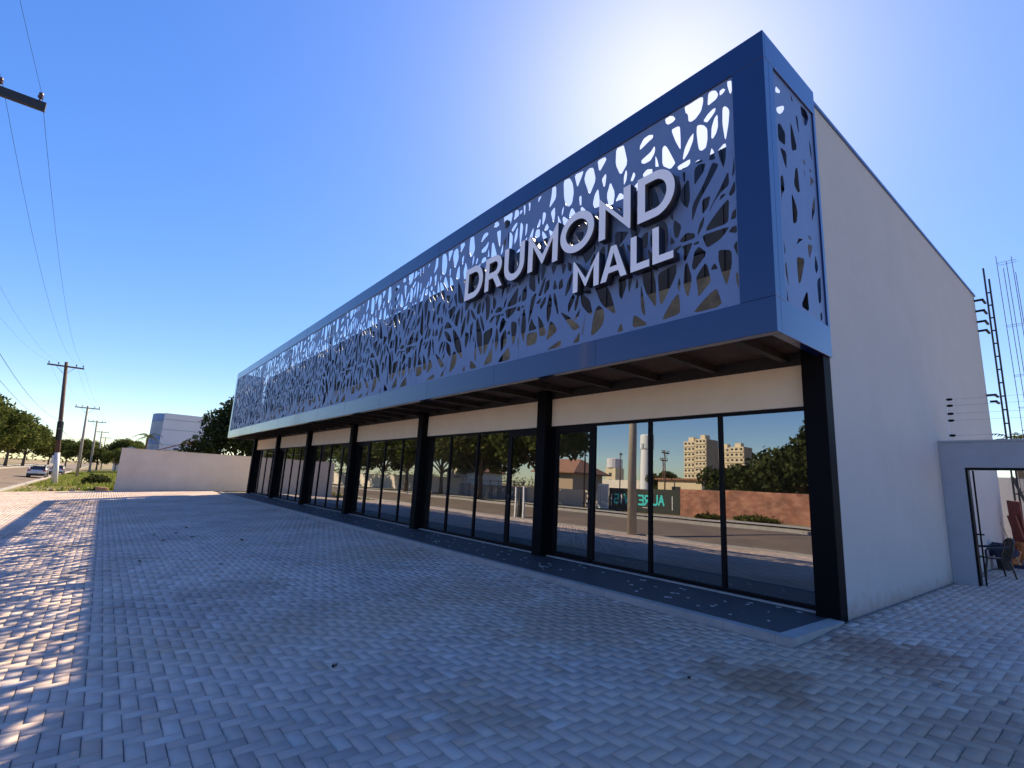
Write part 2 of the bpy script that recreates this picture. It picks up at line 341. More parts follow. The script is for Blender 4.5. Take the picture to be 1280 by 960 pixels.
# stone mosaic strip along the shop fronts, with its pale border
b = MB(); b.box(-37.6,-.16,-1.715,-.06,-.12,.004); rng = random.Random(3)
tag(b.build('mosaic_strip', M['mosaic']), kind='structure')
b = MB()
for k in range(210):
    x = -.5-37*rng.random()**1.25; y = -1.5+1.35*rng.random(); a = rng.random()*3
    s_ = rng.uniform(.018,.036); b.box(x-s_, x+s_, y-s_*.7, y+s_*.7, -.01, .0085, rot=a)
tag(b.build('mosaic_stones', M['mosaic_white']), kind='structure')
b = MB(); x = -37.8
while x < -.2:
    b.box(x, min(x+.995,-.155), -1.86, -1.72, -.16, .012); x += 1.0
b.box(-.15, .045, -1.86, -.26, -.16, .013)
x = -37.6
while x < -.35:
    b.box(x, min(x+1.495,-.33), -.055, .02, -.05, .03); x += 1.5
tag(b.build('strip_border', M['kerb']), kind='structure')

# ------------------------------------------------------------------ the shop building
mall = thing('shopping_mall', (0,0,0), 'long white shop building with blue perforated screen box above black framed glass shop fronts', 'building')
B_, CW, NB = 6.15, .32, 6
XE = -NB*B_-CW            # far end of the colonnade
FY = 12.41
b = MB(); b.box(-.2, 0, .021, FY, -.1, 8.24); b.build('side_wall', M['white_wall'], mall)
b = MB(); b.box(-.23, .03, .0, FY+.03, 8.243, 8.30); b.build('coping', M['coping'], mall)
b = MB(); b.box(XE, XE+.2, .021, FY, -.1, 8.24); b.build('end_wall', M['white_wall'], mall)
b = MB(); b.box(XE+.203, -.203, FY-.2, FY, -.1, 8.24); b.build('rear_wall', M['white_wall'], mall)
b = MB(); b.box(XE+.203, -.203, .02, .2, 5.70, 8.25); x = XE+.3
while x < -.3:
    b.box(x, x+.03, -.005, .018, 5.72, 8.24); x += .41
b.build('shaded_parapet', M['gap_shade'], mall)  # ribbed parapet wall, coloured dark for the unlit gap behind the screen
b = MB(); b.box(XE+.203, -.203, .02, .2, 4.903, 5.697); b.build('upper_wall', M['ochre'], mall)
b = MB(); b.box(XE+.203, -.203, .02, .2, 4.0, 4.90); b.box(XE+.21, -.21, -.3, .018, 4.86, 4.90); b.build('shaded_lower_wall', M['gap_shade'], mall)  # lower wall and ledge, shade behind the bottom holes painted in
b = MB(); b.box(XE+.203, -.203, .203, FY-.203, 7.3, 7.45); b.build('roof', M['concrete'], mall)
b = MB(); b.box(XE+.203, -.203, .203, 7.6, 3.25, 3.35); b.build('ceiling', M['int_wall'], mall)
b = MB(); b.box(XE+.203, -.203, .09, 7.6, -.02, .03); b.build('shop_floor', M['int_floor'], mall)
b = MB(); b.box(XE+.203, -.203, 7.62, 7.75, .0, 3.24); b.build('interior_back_wall', M['int_wall'], mall)
for i in range(NB+1):
    xr = -i*B_
    b = MB(); b.box(xr-CW, xr, -.24, .012, -.02, 3.895); b.build('column', M['col'], mall, bevel=.006)
    if 0 < i < NB:
        b = MB(); b.box(xr-.21, xr-.09, .12, 7.6, .031, 3.245); p_ = b.build('partition', M['int_wall'], mall)
        b = MB(); b.box(xr-.089, xr-.078, .98, 1.06, .34, .46); b.build('wall_outlet', M['steel'], p_)
# shop fronts
rp = random.Random(6)
DOOR = {0:'L',1:'R',2:'L',3:'R',4:'L',5:'R'}
for i in range(NB):
    xa, xb = -(i+1)*B_+.003, -i*B_-CW-.003
    b = MB(); b.box(xa, xb, -.03, .10, 3.035, 3.697); b.build('header_panel', M['header'], mall)
    dw = 1.28; zt = 2.975
    if DOOR[i] == 'L': dx0, dx1, gx0, gx1 = xa+.07, xa+.07+dw, xa+.07+dw, xb
    else: dx0, dx1, gx0, gx1 = xb-.07-dw, xb-.07, xa, xb-.07-dw
    f = MB(); y0, y1 = .0, .07
    f.box(xa, xb, y0, y1, zt, 3.03); f.box(gx0, gx1, y0, y1, .03, .095)
    f.box(xa, xa+.068, y0, y1, .03, zt-.002); f.box(xb-.068, xb, y0, y1, .03, zt-.002)
    ms = [gx0 + (gx1-gx0)*k/3 for k in range(4)]
    lo = 1 if DOOR[i] == 'R' else 0
    for k, mx_ in enumerate(ms):
        if (DOOR[i] == 'L' and k == 3) or (DOOR[i] == 'R' and k == 0): continue
        f.box(mx_-.035, mx_+.035, y0-.004, y1, .097, zt-.004)
    fr = f.build('shop_window', M['black'], mall)
    for k in range(3):
        a_ = ms[k]+(.036 if not (DOOR[i]=='R' and k==0) else .07); c_ = ms[k+1]-(.036 if not (DOOR[i]=='L' and k==2) else .07)
        p = MB(); p.box(a_, c_, .032, .042, .097, zt-.004); ta, tb = rp.uniform(-.0014,.0014), rp.uniform(-.0016,.0016)   # panes are never set quite parallel
        p.v = [(v[0], v[1]+ta*(v[2]-1.5)+tb*(v[0]-(a_+c_)/2), v[2]) for v in p.v]; p.build('pane', M['glass'], fr)
    d = MB(); t = .085
    d.box(dx0+.04, dx1-.04, -.008, .06, .035, .035+.11); d.box(dx0+.04, dx1-.04, -.008, .06, zt-.13, zt-.006)
    d.box(dx0+.04, dx0+.04+t, -.006, .06, .147, zt-.132); d.box(dx1-.04-t, dx1-.04, -.006, .06, .147, zt-.132)
    dr = d.build('door', M['black'], mall)
    p = MB(); p.box(dx0+.04+t+.002, dx1-.04-t-.002, .024, .034, .148, zt-.133); p.build('pane', M['glass'], dr)
    hx = (dx1-.04-t/2) if DOOR[i] == 'L' else (dx0+.04+t/2); sg = -1 if DOOR[i] == 'L' else 1
    h = MB(); h.tube([(hx,-.006,1.28),(hx,-.06,1.28),(hx+sg*.16,-.062,1.275)], .011, 8); h.box(hx-.022, hx+.022, -.016, -.007, 1.16, 1.34)
    h.build('door_handle', M['steel'], dr)

# the blue screen box: frame, perforated screens, deck and beams
XR, XL, YF, ZB, ZT = .045, -37.92, -1.83, 3.75, 8.43
b = MB()
b.box(XL, XR, YF, YF+.06, 7.97, ZT); b.box(XL, XR, YF, YF+.14, ZB, 4.245)
b.box(-.44, XR, YF, YF+.14, 4.247, 7.968); b.box(XL, -37.47, YF, YF+.14, 4.247, 7.968)
b.box(XR-.14, XR, YF+.062, -.003, 7.97, ZT); b.box(XR-.14, XR, YF+.142, -.003, ZB, 4.235)
b.box(XR-.14, XR, YF+.142, -1.53, 4.237, 7.968); b.box(XR-.14, XR, -.085, -.003, 4.237, 7.968)
b.box(XL, XL+.14, YF+.142, -.003, ZB, ZT)
sf = b.build('screen_frame', M['blue'], mall, bevel=.004)
for k in range(1, 13):          # joints of the cladding sheets
    x = XR-.1-3.075*k
    for z0, z1 in ((7.975, ZT-.005), (ZB+.005, 4.24)):
        b = MB(); b.box(x-.004, x+.004, YF-.0015, YF-.0005, z0, z1); b.build('sheet_joint', M['letter_side'], sf)

LAT = [[[485,366],[492,363],[492,344],[490,340],[488,343],[485,358]],[[453,365],[459,366],[466,362],[470,352],[467,346],[451,342]],[[410,366],[415,368],[417,366],[438,367],[444,364],[444,354],[440,340],[430,332],[422,331],[417,335],[416,349],[412,354]],[[443,320],[451,328],[460,332],[465,331],[464,325],[458,319],[450,313]],[[467,318],[468,313],[468,296],[465,286],[459,279],[456,282],[457,300],[462,314]],[[476,324],[480,325],[485,318],[487,311],[485,291],[480,266],[478,269],[475,297]],[[432,318],[437,317],[444,312],[450,302],[450,283],[447,270],[440,268],[435,272],[433,283],[431,306]],[[372,366],[379,368],[388,363],[393,354],[388,351],[379,351],[374,356]],[[384,338],[395,338],[401,335],[402,312],[402,292],[400,293],[392,312]],[[370,316],[376,309],[391,273],[391,270],[382,264],[366,279],[366,312]],[[427,254],[433,256],[439,252],[442,248],[430,250]],[[395,263],[419,265],[419,256],[410,251],[397,255]],[[426,243],[435,247],[446,243],[442,230],[433,221],[425,213]],[[457,239],[468,230],[453,208],[433,182],[422,155],[420,155],[421,181],[439,205],[448,221]],[[482,212],[483,188],[469,181],[458,170],[449,155],[452,164],[461,178],[470,192]],[[404,247],[410,246],[409,225],[405,234]],[[482,167],[480,131],[476,127],[444,127],[444,132],[453,143],[467,156]],[[437,123],[482,121],[474,112],[465,105],[445,99],[440,111]],[[397,128],[410,138],[425,131],[425,123],[403,123]],[[401,117],[420,118],[419,112],[414,102],[407,89],[404,95],[405,110]],[[431,107],[445,91],[423,69],[418,76],[423,100]],[[441,76],[445,70],[450,45],[446,40],[428,24],[428,35],[425,57],[434,69]],[[463,90],[483,83],[483,60],[474,28],[466,55],[462,75]],[[459,31],[467,1],[419,1],[431,13],[447,25]],[[395,41],[397,23],[397,6],[364,2],[370,14],[384,32]],[[356,85],[392,92],[391,72],[364,28],[360,33],[357,63]],[[322,79],[328,52],[332,20],[328,19],[322,34]],[[386,188],[387,167],[381,175],[380,185]],[[382,142],[390,129],[382,126],[380,131]],[[352,172],[363,183],[376,164],[376,124],[363,110],[357,159]],[[264,367],[280,365],[283,362],[292,322],[276,304],[263,333]],[[319,342],[327,353],[339,354],[348,349],[347,343],[339,341],[321,334],[319,337]],[[322,312],[342,318],[350,326],[352,319],[350,310],[342,301],[330,301],[323,305]],[[325,282],[334,288],[346,283],[346,274],[329,272]],[[217,365],[236,364],[241,356],[225,339],[221,343]],[[239,327],[241,319],[238,299],[234,301],[229,319]],[[196,360],[207,355],[214,325],[200,301],[196,304],[182,340],[186,355]],[[221,304],[227,263],[213,264],[207,276],[212,295]],[[154,365],[180,362],[177,353],[165,333],[162,336]],[[122,367],[140,365],[150,348],[154,325],[150,302],[141,298],[131,308],[125,326]],[[169,308],[176,309],[177,286],[172,288]],[[87,368],[100,365],[101,336],[83,322],[80,324],[86,349]],[[98,317],[100,299],[97,281],[94,283],[85,309]],[[305,298],[310,289],[304,279],[298,282]],[[274,271],[290,253],[263,256]],[[266,245],[280,236],[278,229]],[[264,195],[296,184],[289,175],[270,160],[264,166]],[[177,182],[214,191],[219,178],[204,161],[191,155],[187,170]],[[217,170],[217,158],[209,148],[204,147],[206,160]],[[125,178],[141,171],[132,151],[128,158]],[[107,151],[116,127],[104,126],[102,133]],[[105,122],[113,112],[122,71],[118,71],[105,105]],[[97,63],[111,52],[120,36],[91,22],[88,25]],[[132,16],[132,1],[86,1]],[[182,70],[179,55],[171,47],[166,51]],[[197,56],[193,31],[190,13],[187,16],[191,34]],[[228,63],[240,52],[243,36],[237,20],[217,7],[210,9],[214,36],[220,56]],[[183,22],[181,1],[163,2]],[[161,104],[167,93],[149,64],[147,84]],[[273,106],[290,97],[292,83],[281,58],[275,71]],[[314,94],[318,73],[311,70]],[[307,27],[339,1],[305,2]],[[281,18],[286,1],[271,1]],[[8,365],[16,363],[15,344],[12,344]],[[43,363],[54,363],[43,350],[42,354]],[[61,320],[70,314],[70,303],[63,289],[59,291],[59,313]],[[51,309],[54,302],[52,289],[44,289],[42,293]],[[40,286],[52,283],[54,265],[42,264],[36,274]],[[75,288],[82,275],[77,270],[69,273],[68,280]],[[2,315],[9,313],[8,292],[3,284],[2,284]],[[79,166],[78,155],[67,125],[56,126],[64,143],[70,157]],[[62,119],[67,119],[64,108],[50,110]],[[38,83],[46,68],[58,53],[30,53],[31,65]],[[25,50],[60,47],[58,24],[42,20],[25,22]],[[472,357],[478,358],[482,353],[478,349],[474,348],[472,349]],[[438,183],[453,184],[448,166],[438,157]],[[469,177],[479,176],[466,168]],[[422,115],[432,116],[431,111],[422,112]],[[388,118],[404,120],[380,102],[377,109]],[[456,72],[462,60],[449,62]],[[488,46],[492,45],[492,20],[489,29]],[[332,168],[338,167],[336,138],[321,140],[321,161]],[[22,208],[21,189],[2,173],[2,198],[3,198]],[[492,173],[485,168],[481,173],[492,192]],[[17,165],[19,132],[12,127],[2,127],[2,152]],[[492,130],[483,130],[486,142],[492,146]],[[65,214],[80,205],[79,180],[68,155],[64,162],[64,189]],[[86,239],[98,232],[101,202],[93,212]],[[141,223],[132,207],[127,183],[115,189],[117,214]],[[91,155],[91,136],[78,124],[74,130],[79,151]],[[129,146],[133,125],[119,122],[119,138]],[[141,179],[156,166],[154,151],[145,156]],[[180,155],[212,129],[163,135]],[[160,233],[187,226],[181,204],[173,209]],[[238,178],[243,164],[234,126],[220,134],[215,146],[226,168]],[[82,120],[81,106],[67,93],[63,102],[71,112]],[[416,232],[418,194],[413,178],[401,195],[398,213]],[[15,116],[2,110],[2,118]],[[492,108],[490,107],[479,112],[485,119],[492,118]],[[352,258],[377,256],[381,210],[369,223]],[[315,245],[323,230],[303,216],[295,226]],[[321,219],[326,190],[312,156],[304,159],[297,198]],[[388,170],[402,153],[396,135],[389,136],[386,156]],[[159,216],[155,240],[140,270],[126,283],[122,280],[130,251],[147,226]],[[271,32],[254,86],[215,127],[211,115],[234,62]],[[251,304],[263,274],[257,241],[250,246],[242,278]],[[28,243],[40,201],[48,143],[43,138],[25,153],[25,190]],[[297,65],[304,88],[308,121],[306,124],[294,116],[295,95]],[[2,203],[21,235],[33,295],[24,290],[2,243]],[[487,197],[492,204],[492,235]],[[354,23],[352,80],[326,132],[320,122],[329,64]],[[181,99],[206,79],[214,49],[205,50],[184,73]],[[202,231],[199,249],[188,272],[178,283],[174,281],[178,258],[191,240]],[[91,57],[99,76],[101,104],[96,120],[92,120],[85,95],[86,70]],[[255,88],[271,117],[271,148],[264,144],[252,113]],[[219,259],[238,231],[257,191],[252,186],[229,193],[224,220]],[[363,186],[360,217],[346,257],[339,258],[323,240],[339,217]],[[51,177],[61,207],[64,249],[59,252],[38,240],[43,213]],[[15,29],[22,70],[13,112],[7,104],[3,62]],[[125,75],[150,60],[181,33],[181,29],[165,26],[148,46]],[[26,66],[39,93],[51,132],[49,136],[34,128],[30,102]],[[58,83],[73,67],[87,39],[84,34],[67,34],[63,54]],[[282,117],[290,141],[285,166],[279,162],[275,136]],[[336,136],[346,124],[356,102],[358,91],[355,88],[343,106],[337,125]],[[411,26],[419,57],[411,88],[406,83],[403,51]],[[167,129],[185,123],[203,106],[210,92],[207,89],[185,100],[172,118]],[[252,125],[257,154],[252,182],[248,177],[246,148]],[[108,295],[119,272],[127,240],[124,238],[110,244],[110,266]],[[139,101],[151,114],[159,135],[159,147],[154,147],[143,130],[139,111]],[[426,309],[425,295],[416,277],[408,269],[405,271],[409,289],[418,303]],[[386,196],[394,215],[399,242],[396,245],[383,240],[384,221]],[[175,239],[168,263],[152,291],[147,291],[141,276],[155,261]],[[475,218],[479,236],[480,259],[476,261],[466,254],[469,239]],[[102,159],[113,180],[109,203],[103,201],[95,179]],[[226,176],[224,198],[216,226],[212,227],[204,216],[213,199]],[[324,278],[314,255],[295,239],[294,245],[306,267]],[[292,196],[294,220],[286,241],[284,236],[285,213]],[[156,175],[160,190],[161,211],[159,213],[147,207],[151,194]],[[201,219],[195,205],[185,188],[182,188],[179,196],[187,206]],[[60,276],[71,264],[81,246],[82,234],[79,232],[67,249],[60,266]],[[291,161],[302,153],[314,138],[319,128],[317,125],[302,136],[293,152]],[[284,280],[289,288],[291,301],[289,309],[287,309],[283,298],[283,286]],[[177,102],[178,90],[174,75],[170,66],[166,66],[166,82],[172,96]],[[81,271],[102,254],[114,228],[107,229],[88,249]],[[340,204],[349,192],[353,177],[350,178],[341,192]],[[2,262],[8,271],[10,279],[8,280],[2,275]],[[442,155],[439,138],[430,125],[429,128],[433,144]],[[344,134],[350,144],[352,159],[350,168],[347,168],[341,156],[342,142]],[[352,306],[356,296],[359,282],[358,281],[352,284],[352,293]],[[165,202],[172,186],[172,168],[169,171],[163,187]],[[55,178],[60,164],[59,151],[56,153],[52,166]],[[492,93],[491,94],[486,88],[489,78],[492,69]],[[395,42],[399,53],[397,65],[395,64],[393,52]],[[456,265],[460,256],[462,243],[460,242],[451,245],[453,253]],[[121,285],[124,291],[126,300],[125,306],[124,306],[120,298],[120,289]]]
SIDE = [[[8,343],[12,350],[26,350],[23,343],[8,336]],[[8,310],[35,329],[37,324],[26,310],[16,303],[8,303]],[[62,368],[71,356],[64,353]],[[98,365],[120,368],[130,360],[119,338],[107,333],[101,347]],[[76,335],[85,335],[87,303],[81,312]],[[55,310],[62,305],[76,273],[54,259],[53,285]],[[9,283],[19,288],[35,280],[32,257],[8,255]],[[12,246],[35,248],[32,217],[25,223]],[[124,316],[132,305],[132,277],[125,289]],[[93,265],[103,264],[102,257],[94,257]],[[95,246],[100,244],[97,232]],[[118,260],[129,257],[117,253]],[[119,246],[134,244],[117,225]],[[63,234],[72,239],[74,211],[76,199],[66,194],[54,203]],[[8,173],[8,195],[17,201],[21,188],[20,177],[11,168],[8,148],[8,141],[8,150]],[[44,185],[58,170],[62,159],[57,141],[43,133],[43,153]],[[132,217],[131,192],[112,160],[119,195]],[[49,101],[59,116],[77,121],[58,108]],[[99,136],[110,130],[94,129]],[[90,118],[111,122],[94,92]],[[8,79],[8,96],[12,78],[8,72]],[[8,59],[12,63],[17,25],[8,44]],[[47,83],[78,89],[58,46],[49,40]],[[118,111],[127,90],[116,76],[112,88]],[[8,24],[13,4],[8,3]],[[79,41],[82,6],[53,8]],[[117,66],[133,79],[130,36],[119,28]],[[128,20],[130,6],[122,3],[121,13]]]
def chaikin(P, q=.16):
    out = []; n = len(P)
    for i in range(n):
        a, c_ = P[i], P[(i+1) % n]
        out.append((a[0]*(1-q)+c_[0]*q, a[1]*(1-q)+c_[1]*q)); out.append((a[0]*q+c_[0]*(1-q), a[1]*q+c_[1]*(1-q)))
    return out
def plate(name, outer, holes, thick, place, mt, bevel=0):
    """flat plate with cut-outs, extruded to a real thickness; place maps (x,y,z)->world"""
    cu = bpy.data.curves.new(name, 'CURVE'); cu.dimensions = '2D'; cu.fill_mode = 'BOTH'; cu.extrude = thick/2
    for poly in [outer]+holes:
        s = cu.splines.new('POLY'); s.points.add(len(poly)-1); s.use_cyclic_u = True
        for p, (x, y) in zip(s.points, poly): p.co = (x, y, 0, 1)
    o = bpy.data.objects.new(name, cu); C.objects.link(o)
    dg = bpy.context.evaluated_depsgraph_get(); dg.update()
    me = bpy.data.meshes.new_from_object(o.evaluated_get(dg)); bpy.data.objects.remove(o); bpy.data.curves.remove(cu)
    me.name = name; me.transform(Matrix(place))
    me.materials.clear()
    for q in (mt if isinstance(mt, (list,tuple)) else [mt]): me.materials.append(q)
    bm = bmesh.new(); bm.from_mesh(me); bmesh.ops.remove_doubles(bm, verts=bm.verts[:], dist=1e-5); bmesh.ops.recalc_face_normals(bm, faces=bm.faces[:]); bm.to_mesh(me); bm.free()
    n = bpy.data.objects.new(name, me); C.objects.link(n); return n
FRONT = ((1,0,0,0),(0,0,-1,0),(0,1,0,0),(0,0,0,1))     # local x->X, y->Z
SIDEM = ((0,0,1,0),(1,0,0,0),(0,1,0,0),(0,0,0,1))      # local x->Y, y->Z
PER = 4.94; Z0 = 4.28
HO = [chaikin([(a/100, c_/100) for a, c_ in P]) for P in LAT]
full = plate('lattice_panel', [(.003,-.03),(PER-.003,-.03),(PER-.003,3.688),(.003,3.688)], HO, .006, FRONT, M['lattice'])
for k in range(7):
    o = full if k == 0 else full.copy()
    if k: C.objects.link(o)
    o.parent = mall; o.location = (-.44-PER*(k+1), YF+.028, Z0)
xc = PER-(37.47-.44-7*PER)
half = [[(x-xc, y) for x, y in H] for H in HO if min(q[0] for q in H) > xc+.03]
o = plate('lattice_panel', [(.003,-.03),(PER-xc-.003,-.03),(PER-xc-.003,3.688),(.003,3.688)], half, .006, FRONT, M['lattice']); o.parent = mall
o.location = (-37.47, YF+.028, Z0)
SH = [chaikin([(a/100, c_/100) for a, c_ in P]) for P in SIDE]
o = plate('lattice_panel', [(-.028,-.012),(1.412,-.012),(1.412,3.716),(-.028,3.716)], SH, .006, SIDEM, M['lattice']); o.parent = mall
o.location = (XR-.03, -1.5, 4.25)
b = MB(); b.box(XL+.143, XR-.143, YF+.143, .015, 3.90, 3.96); b.build('soffit_deck', M['soffit'], mall)
k = 0; x = -.62
while x > XL+.3:
    b = MB(); b.box(x-.02, x+.02, YF+.143, -.05, 3.783, 3.897); b.box(x-.055, x+.055, YF+.145, -.052, 3.765, 3.782); b.build('soffit_beam', M['beam'], mall); x -= 1.23
b = MB(); b.box(XL+.145, XR-.145, YF+.145, YF+.25, 3.83, 3.897); b.build('edge_beam', M['steel'], mall)
b = MB(); b.box(XE, -.003, -.045, .015, 3.70, 3.898); b.build('ledger_beam', M['steel'], mall)
for i in range(NB+1):
    x = -i*B_-.16
    b = MB(); b.box(x-.05, x+.05, YF+.16, YF+.26, 4.223, 7.95); b.box(x-.03, x+.03, YF+.262, .012, 6.3, 6.36); b.build('screen_post', M['steel'], mall)
for z in (5.3,):
    b = MB(); b.box(XL+.2, -.25, YF+.1, YF+.155, z-.02, z+.02); b.build('screen_rail', M['steel'], mall)

# ------------------------------------------------------------------ raised sign letters on the screen
sign = thing('mall_sign', (0,-1.83,5.1), 'raised pale letters reading DRUMOND MALL mounted on the blue screen', 'sign')
def arc(cx_, cy_, rx, ry, a0, a1, n=20):
    return [(cx_+rx*math.cos(R(a0+(a1-a0)*i/n)), cy_+ry*math.sin(R(a0+(a1-a0)*i/n))) for i in range(n+1)]
def glyph(ch, w_, h, t):
    if ch == 'D':
        ro = h/2; xo = max(w_-ro*.92, t)
        return ([(0,0),(xo,0)]+arc(xo,h/2,w_-xo,h/2,-90,90)+[(xo,h),(0,h)], [[(t,t)]+arc(xo,h/2,w_-xo-t,h/2-t,-90,90)+[(t,h-t)]])
    if ch == 'O': return (arc(w_/2,h/2,w_/2,h/2,0,360,48)[:-1], [arc(w_/2,h/2,w_/2-t,h/2-t,0,360,48)[:-1]])
    if ch == 'R':
        yb = h*.34; xo = w_*.52; rr = (h-yb)/2; rx = w_*.94-xo
        return ([(0,0),(t,0),(t,yb),(xo-t*.25,yb),(w_-t*1.2,0),(w_,0),(xo+t*.85,yb+t*.18)]+arc(xo,yb+rr,rx,rr,-62,90)+[(0,h)],
                [[(t,yb+t*.95)]+arc(xo,yb+rr,rx-t,rr-t*.95,-90,90)+[(t,h-t*.95)]])
    if ch == 'U':
        rx = w_/2
        return ([(0,h),(t,h)]+[(t,rx)]+arc(rx,rx,rx-t,rx-t,180,360)+[(w_-t,h),(w_,h)]+[(w_,rx)]+arc(rx,rx,rx,rx,360,180)+[(0,h)][:0], [])
    if ch == 'N': return ([(0,0),(t,0),(t,h*.70),(w_-t*.15,0),(w_,0),(w_,h),(w_-t,h),(w_-t,h*.30),(t*.15,h),(0,h)], [])
    if ch == 'M': return ([(0,0),(t,0),(t,h*.66),(w_*.5-t*.1,h*.10),(w_*.5+t*.1,h*.10),(w_-t,h*.66),(w_-t,0),(w_,0),(w_,h),(w_-t*.25,h),(w_/2,h*.34),(t*.25,h),(0,h)], [])
    if ch == 'A':
        return ([(0,0),(t*1.08,0),(w_*.5-(w_*.5-t*1.08)*.70+0.0,h*.22),(w_-(w_*.5-(w_*.5-t*1.08)*.70),h*.22),(w_-t*1.08,0),(w_,0),(w_*.5+t*.5,h),(w_*.5-t*.5,h)],
                [[(w_*.5-(w_*.5-t*1.08)*.52,h*.22+t*.85),(w_*.5,h*.80),(w_*.5+(w_*.5-t*1.08)*.52,h*.22+t*.85)]])
    if ch == 'L': return ([(0,0),(w_,0),(w_,t),(t,t),(t,h),(0,h)], [])
def letter(ch, x0, x1, z, h, t, y=-2.03, dep=.17):
    ou, ho = glyph(ch, x1-x0, h, t)
    o = plate('letter', ou, ho, dep, FRONT, [M['letter_side'], M['letter']])
    for p in o.data.polygons: p.material_index = 1 if p.normal.y < -.9 else 0
    o.parent = sign; o.location = (x0, y+dep/2+1.83, z-5.1)
for ch, a, c_ in (('D',-7.39,-6.62),('R',-6.52,-5.84),('U',-5.78,-5.07),('M',-4.94,-4.02),('O',-3.95,-3.05),('N',-2.93,-2.21),('D',-2.06,-1.33)):
    letter(ch, a, c_, 6.02, .83, .155)
for ch, a, c_ in (('M',-3.56,-2.91),('A',-2.87,-2.28),('L',-2.2,-1.82),('L',-1.76,-1.37)):
    letter(ch, a, c_, 5.19, .63, .125)


# ------------------------------------------------------------------ side yard: gate wall, pipes, chair, clutter
gw = thing('gate_wall', (1.5,6.0,.07), 'grey rendered portal wall with wide gate opening beside the white building', 'wall')
b = MB(); b.box(.005-1.5, .40-1.5, -.1, .1, -.1, 2.92); b.box(.40-1.5, 5.5, -.1, .1, 2.385, 2.92); b.box(3.9, 5.5, -.1, .1, -.1, 2.383)
b.build('masonry', M['gate_wall'], gw)
b = MB(); b.box(.003-1.5, 5.5, -.12, .12, 2.923, 2.965); b.build('coping', M['gate_wall'], gw)
b = MB(); b.box(.402-1.5, .44-1.5, -.09, .11, -.05, 2.38); b.box(.442-1.5, 3.898, -.09, .11, 2.34, 2.38)
b.tube([(.50-1.5,.06,-.05),(.50-1.5,.06,2.33)], .016, 8); b.box(.445-1.5,.56-1.5,.04,.08,1.0,1.03); b.build('gate_frame', M['black'], gw)

ef = thing('electric_fence_post', (.19,6.0,3.035), 'thin white fence rod with dark insulators standing on the grey gate wall', 'fence post')
b = MB(); b.tube([(0,0,0),(.02,0,.95)], .012, 8); b.build('rod', M['signwhite'], ef)
for z in (.12,.45,.60,.78,.92):
    b = MB(); b.lathe([(.0,-.035),(.022,-.03),(.03,0),(.022,.03),(0,.035)], (0,0,0), 10)
    b.v = [(.055+v[2]*1.6+z*.02, v[1], z+v[0]) for v in b.v]
    b.tube([(.0+z*.02,0,z),(.03+z*.02,0,z)], .006, 6); b.build('insulator', M['black'], ef)
for z in (.12,.45,.60,.78,.92):
    b = MB(); b.tube([(.27,6.0,3.035+z),(2.9,6.02,3.02+z),(5.9,6.0,3.035+z)], .0022, 5)
    tag(b.build('fence_wire', M['grey_steel']), 'thin steel fence wire strung above the grey gate wall', 'wire', 'wires above the gate wall')

lad = thing('wall_ladder', (.26,12.75,.1), 'tall dark steel ladder mast rising past the far end of the white wall', 'ladder')
for dx in (0,.10):
    b = MB(); b.box(dx-.022, dx+.022, -.022, .022, 0, 9.15-dx*4); b.build('rail', M['steel'], lad)
for z in [k*.42+.3 for k in range(20)]:
    b = MB(); b.box(.024, .076, -.012, .02, z, z+.04); b.build('rung', M['steel'], lad)
for z, l in ((7.95,.42),(7.6,.36),(7.25,.3),(6.95,.26),(4.9,.28),(4.7,.2)):
    b = MB(); b.box(-l, -.036, -.45, -.40, z, z+.06); b.box(-.09, -.036, -.4, .02, z, z+.05); b.build('bracket', M['black'], lad)

rc = thing('rebar_cage', (.78,13.1,.1), 'tall bundle of thin bare steel rods tied with hoops against the sky', 'rebar')
for dx, dy, h in ((-.19,-.1,9.55),(-.07,.06,9.15),(.03,-.08,9.3),(.14,.1,9.5),(.2,-.05,8.9)):
    b = MB(); b.tube([(dx,dy,0),(dx+.01,dy,h*.5),(dx-.03,dy,h)], .009, 6); b.build('rod', M['pole_wood'], rc)
for z in (3.9,4.6,5.6,7.2,9.3):
    b = MB(); b.tube([(-.2,-.11,z),(.21,-.11,z),(.21,.11,z),(-.2,.11,z),(-.2,-.11,z)], .006, 5); b.build('hoop', M['pole_wood'], rc)

yw = thing('yard_wall', (0,14.6,.16), 'pale grey yard wall with a blue door seen through the gate opening', 'wall')
b = MB(); b.box(-.4,.42,-.1,.1,-.1,2.5); b.box(.42,1.35,-.1,.1,2.15,2.5); b.box(1.35,8,-.1,.1,-.1,2.5); b.build('masonry', M['gate_wall'], yw)
b = MB(); b.box(.43,1.34,-.07,-.02,-.02,2.14); d_ = b.build('door', M['bluedoor'], yw)
b = MB(); b.tube([(.5,-.071,1.0),(.5,-.12,1.0),(.62,-.12,1.0)], .012, 6); b.build('handle', M['steel'], d_)
b = MB()
for k in range(9): b.box(.22+.1*k, .235+.1*k, -.24, -.225, 2.06, 2.46)
b.box(.15,1.2,-.245,-.22,2.03,2.06); b.box(.15,1.2,-.245,-.22,2.46,2.49); b.box(.15,.18,-.222,-.101,2.03,2.06); b.box(1.17,1.2,-.222,-.101,2.03,2.06)
b.build('iron_grille', M['steel'], yw)

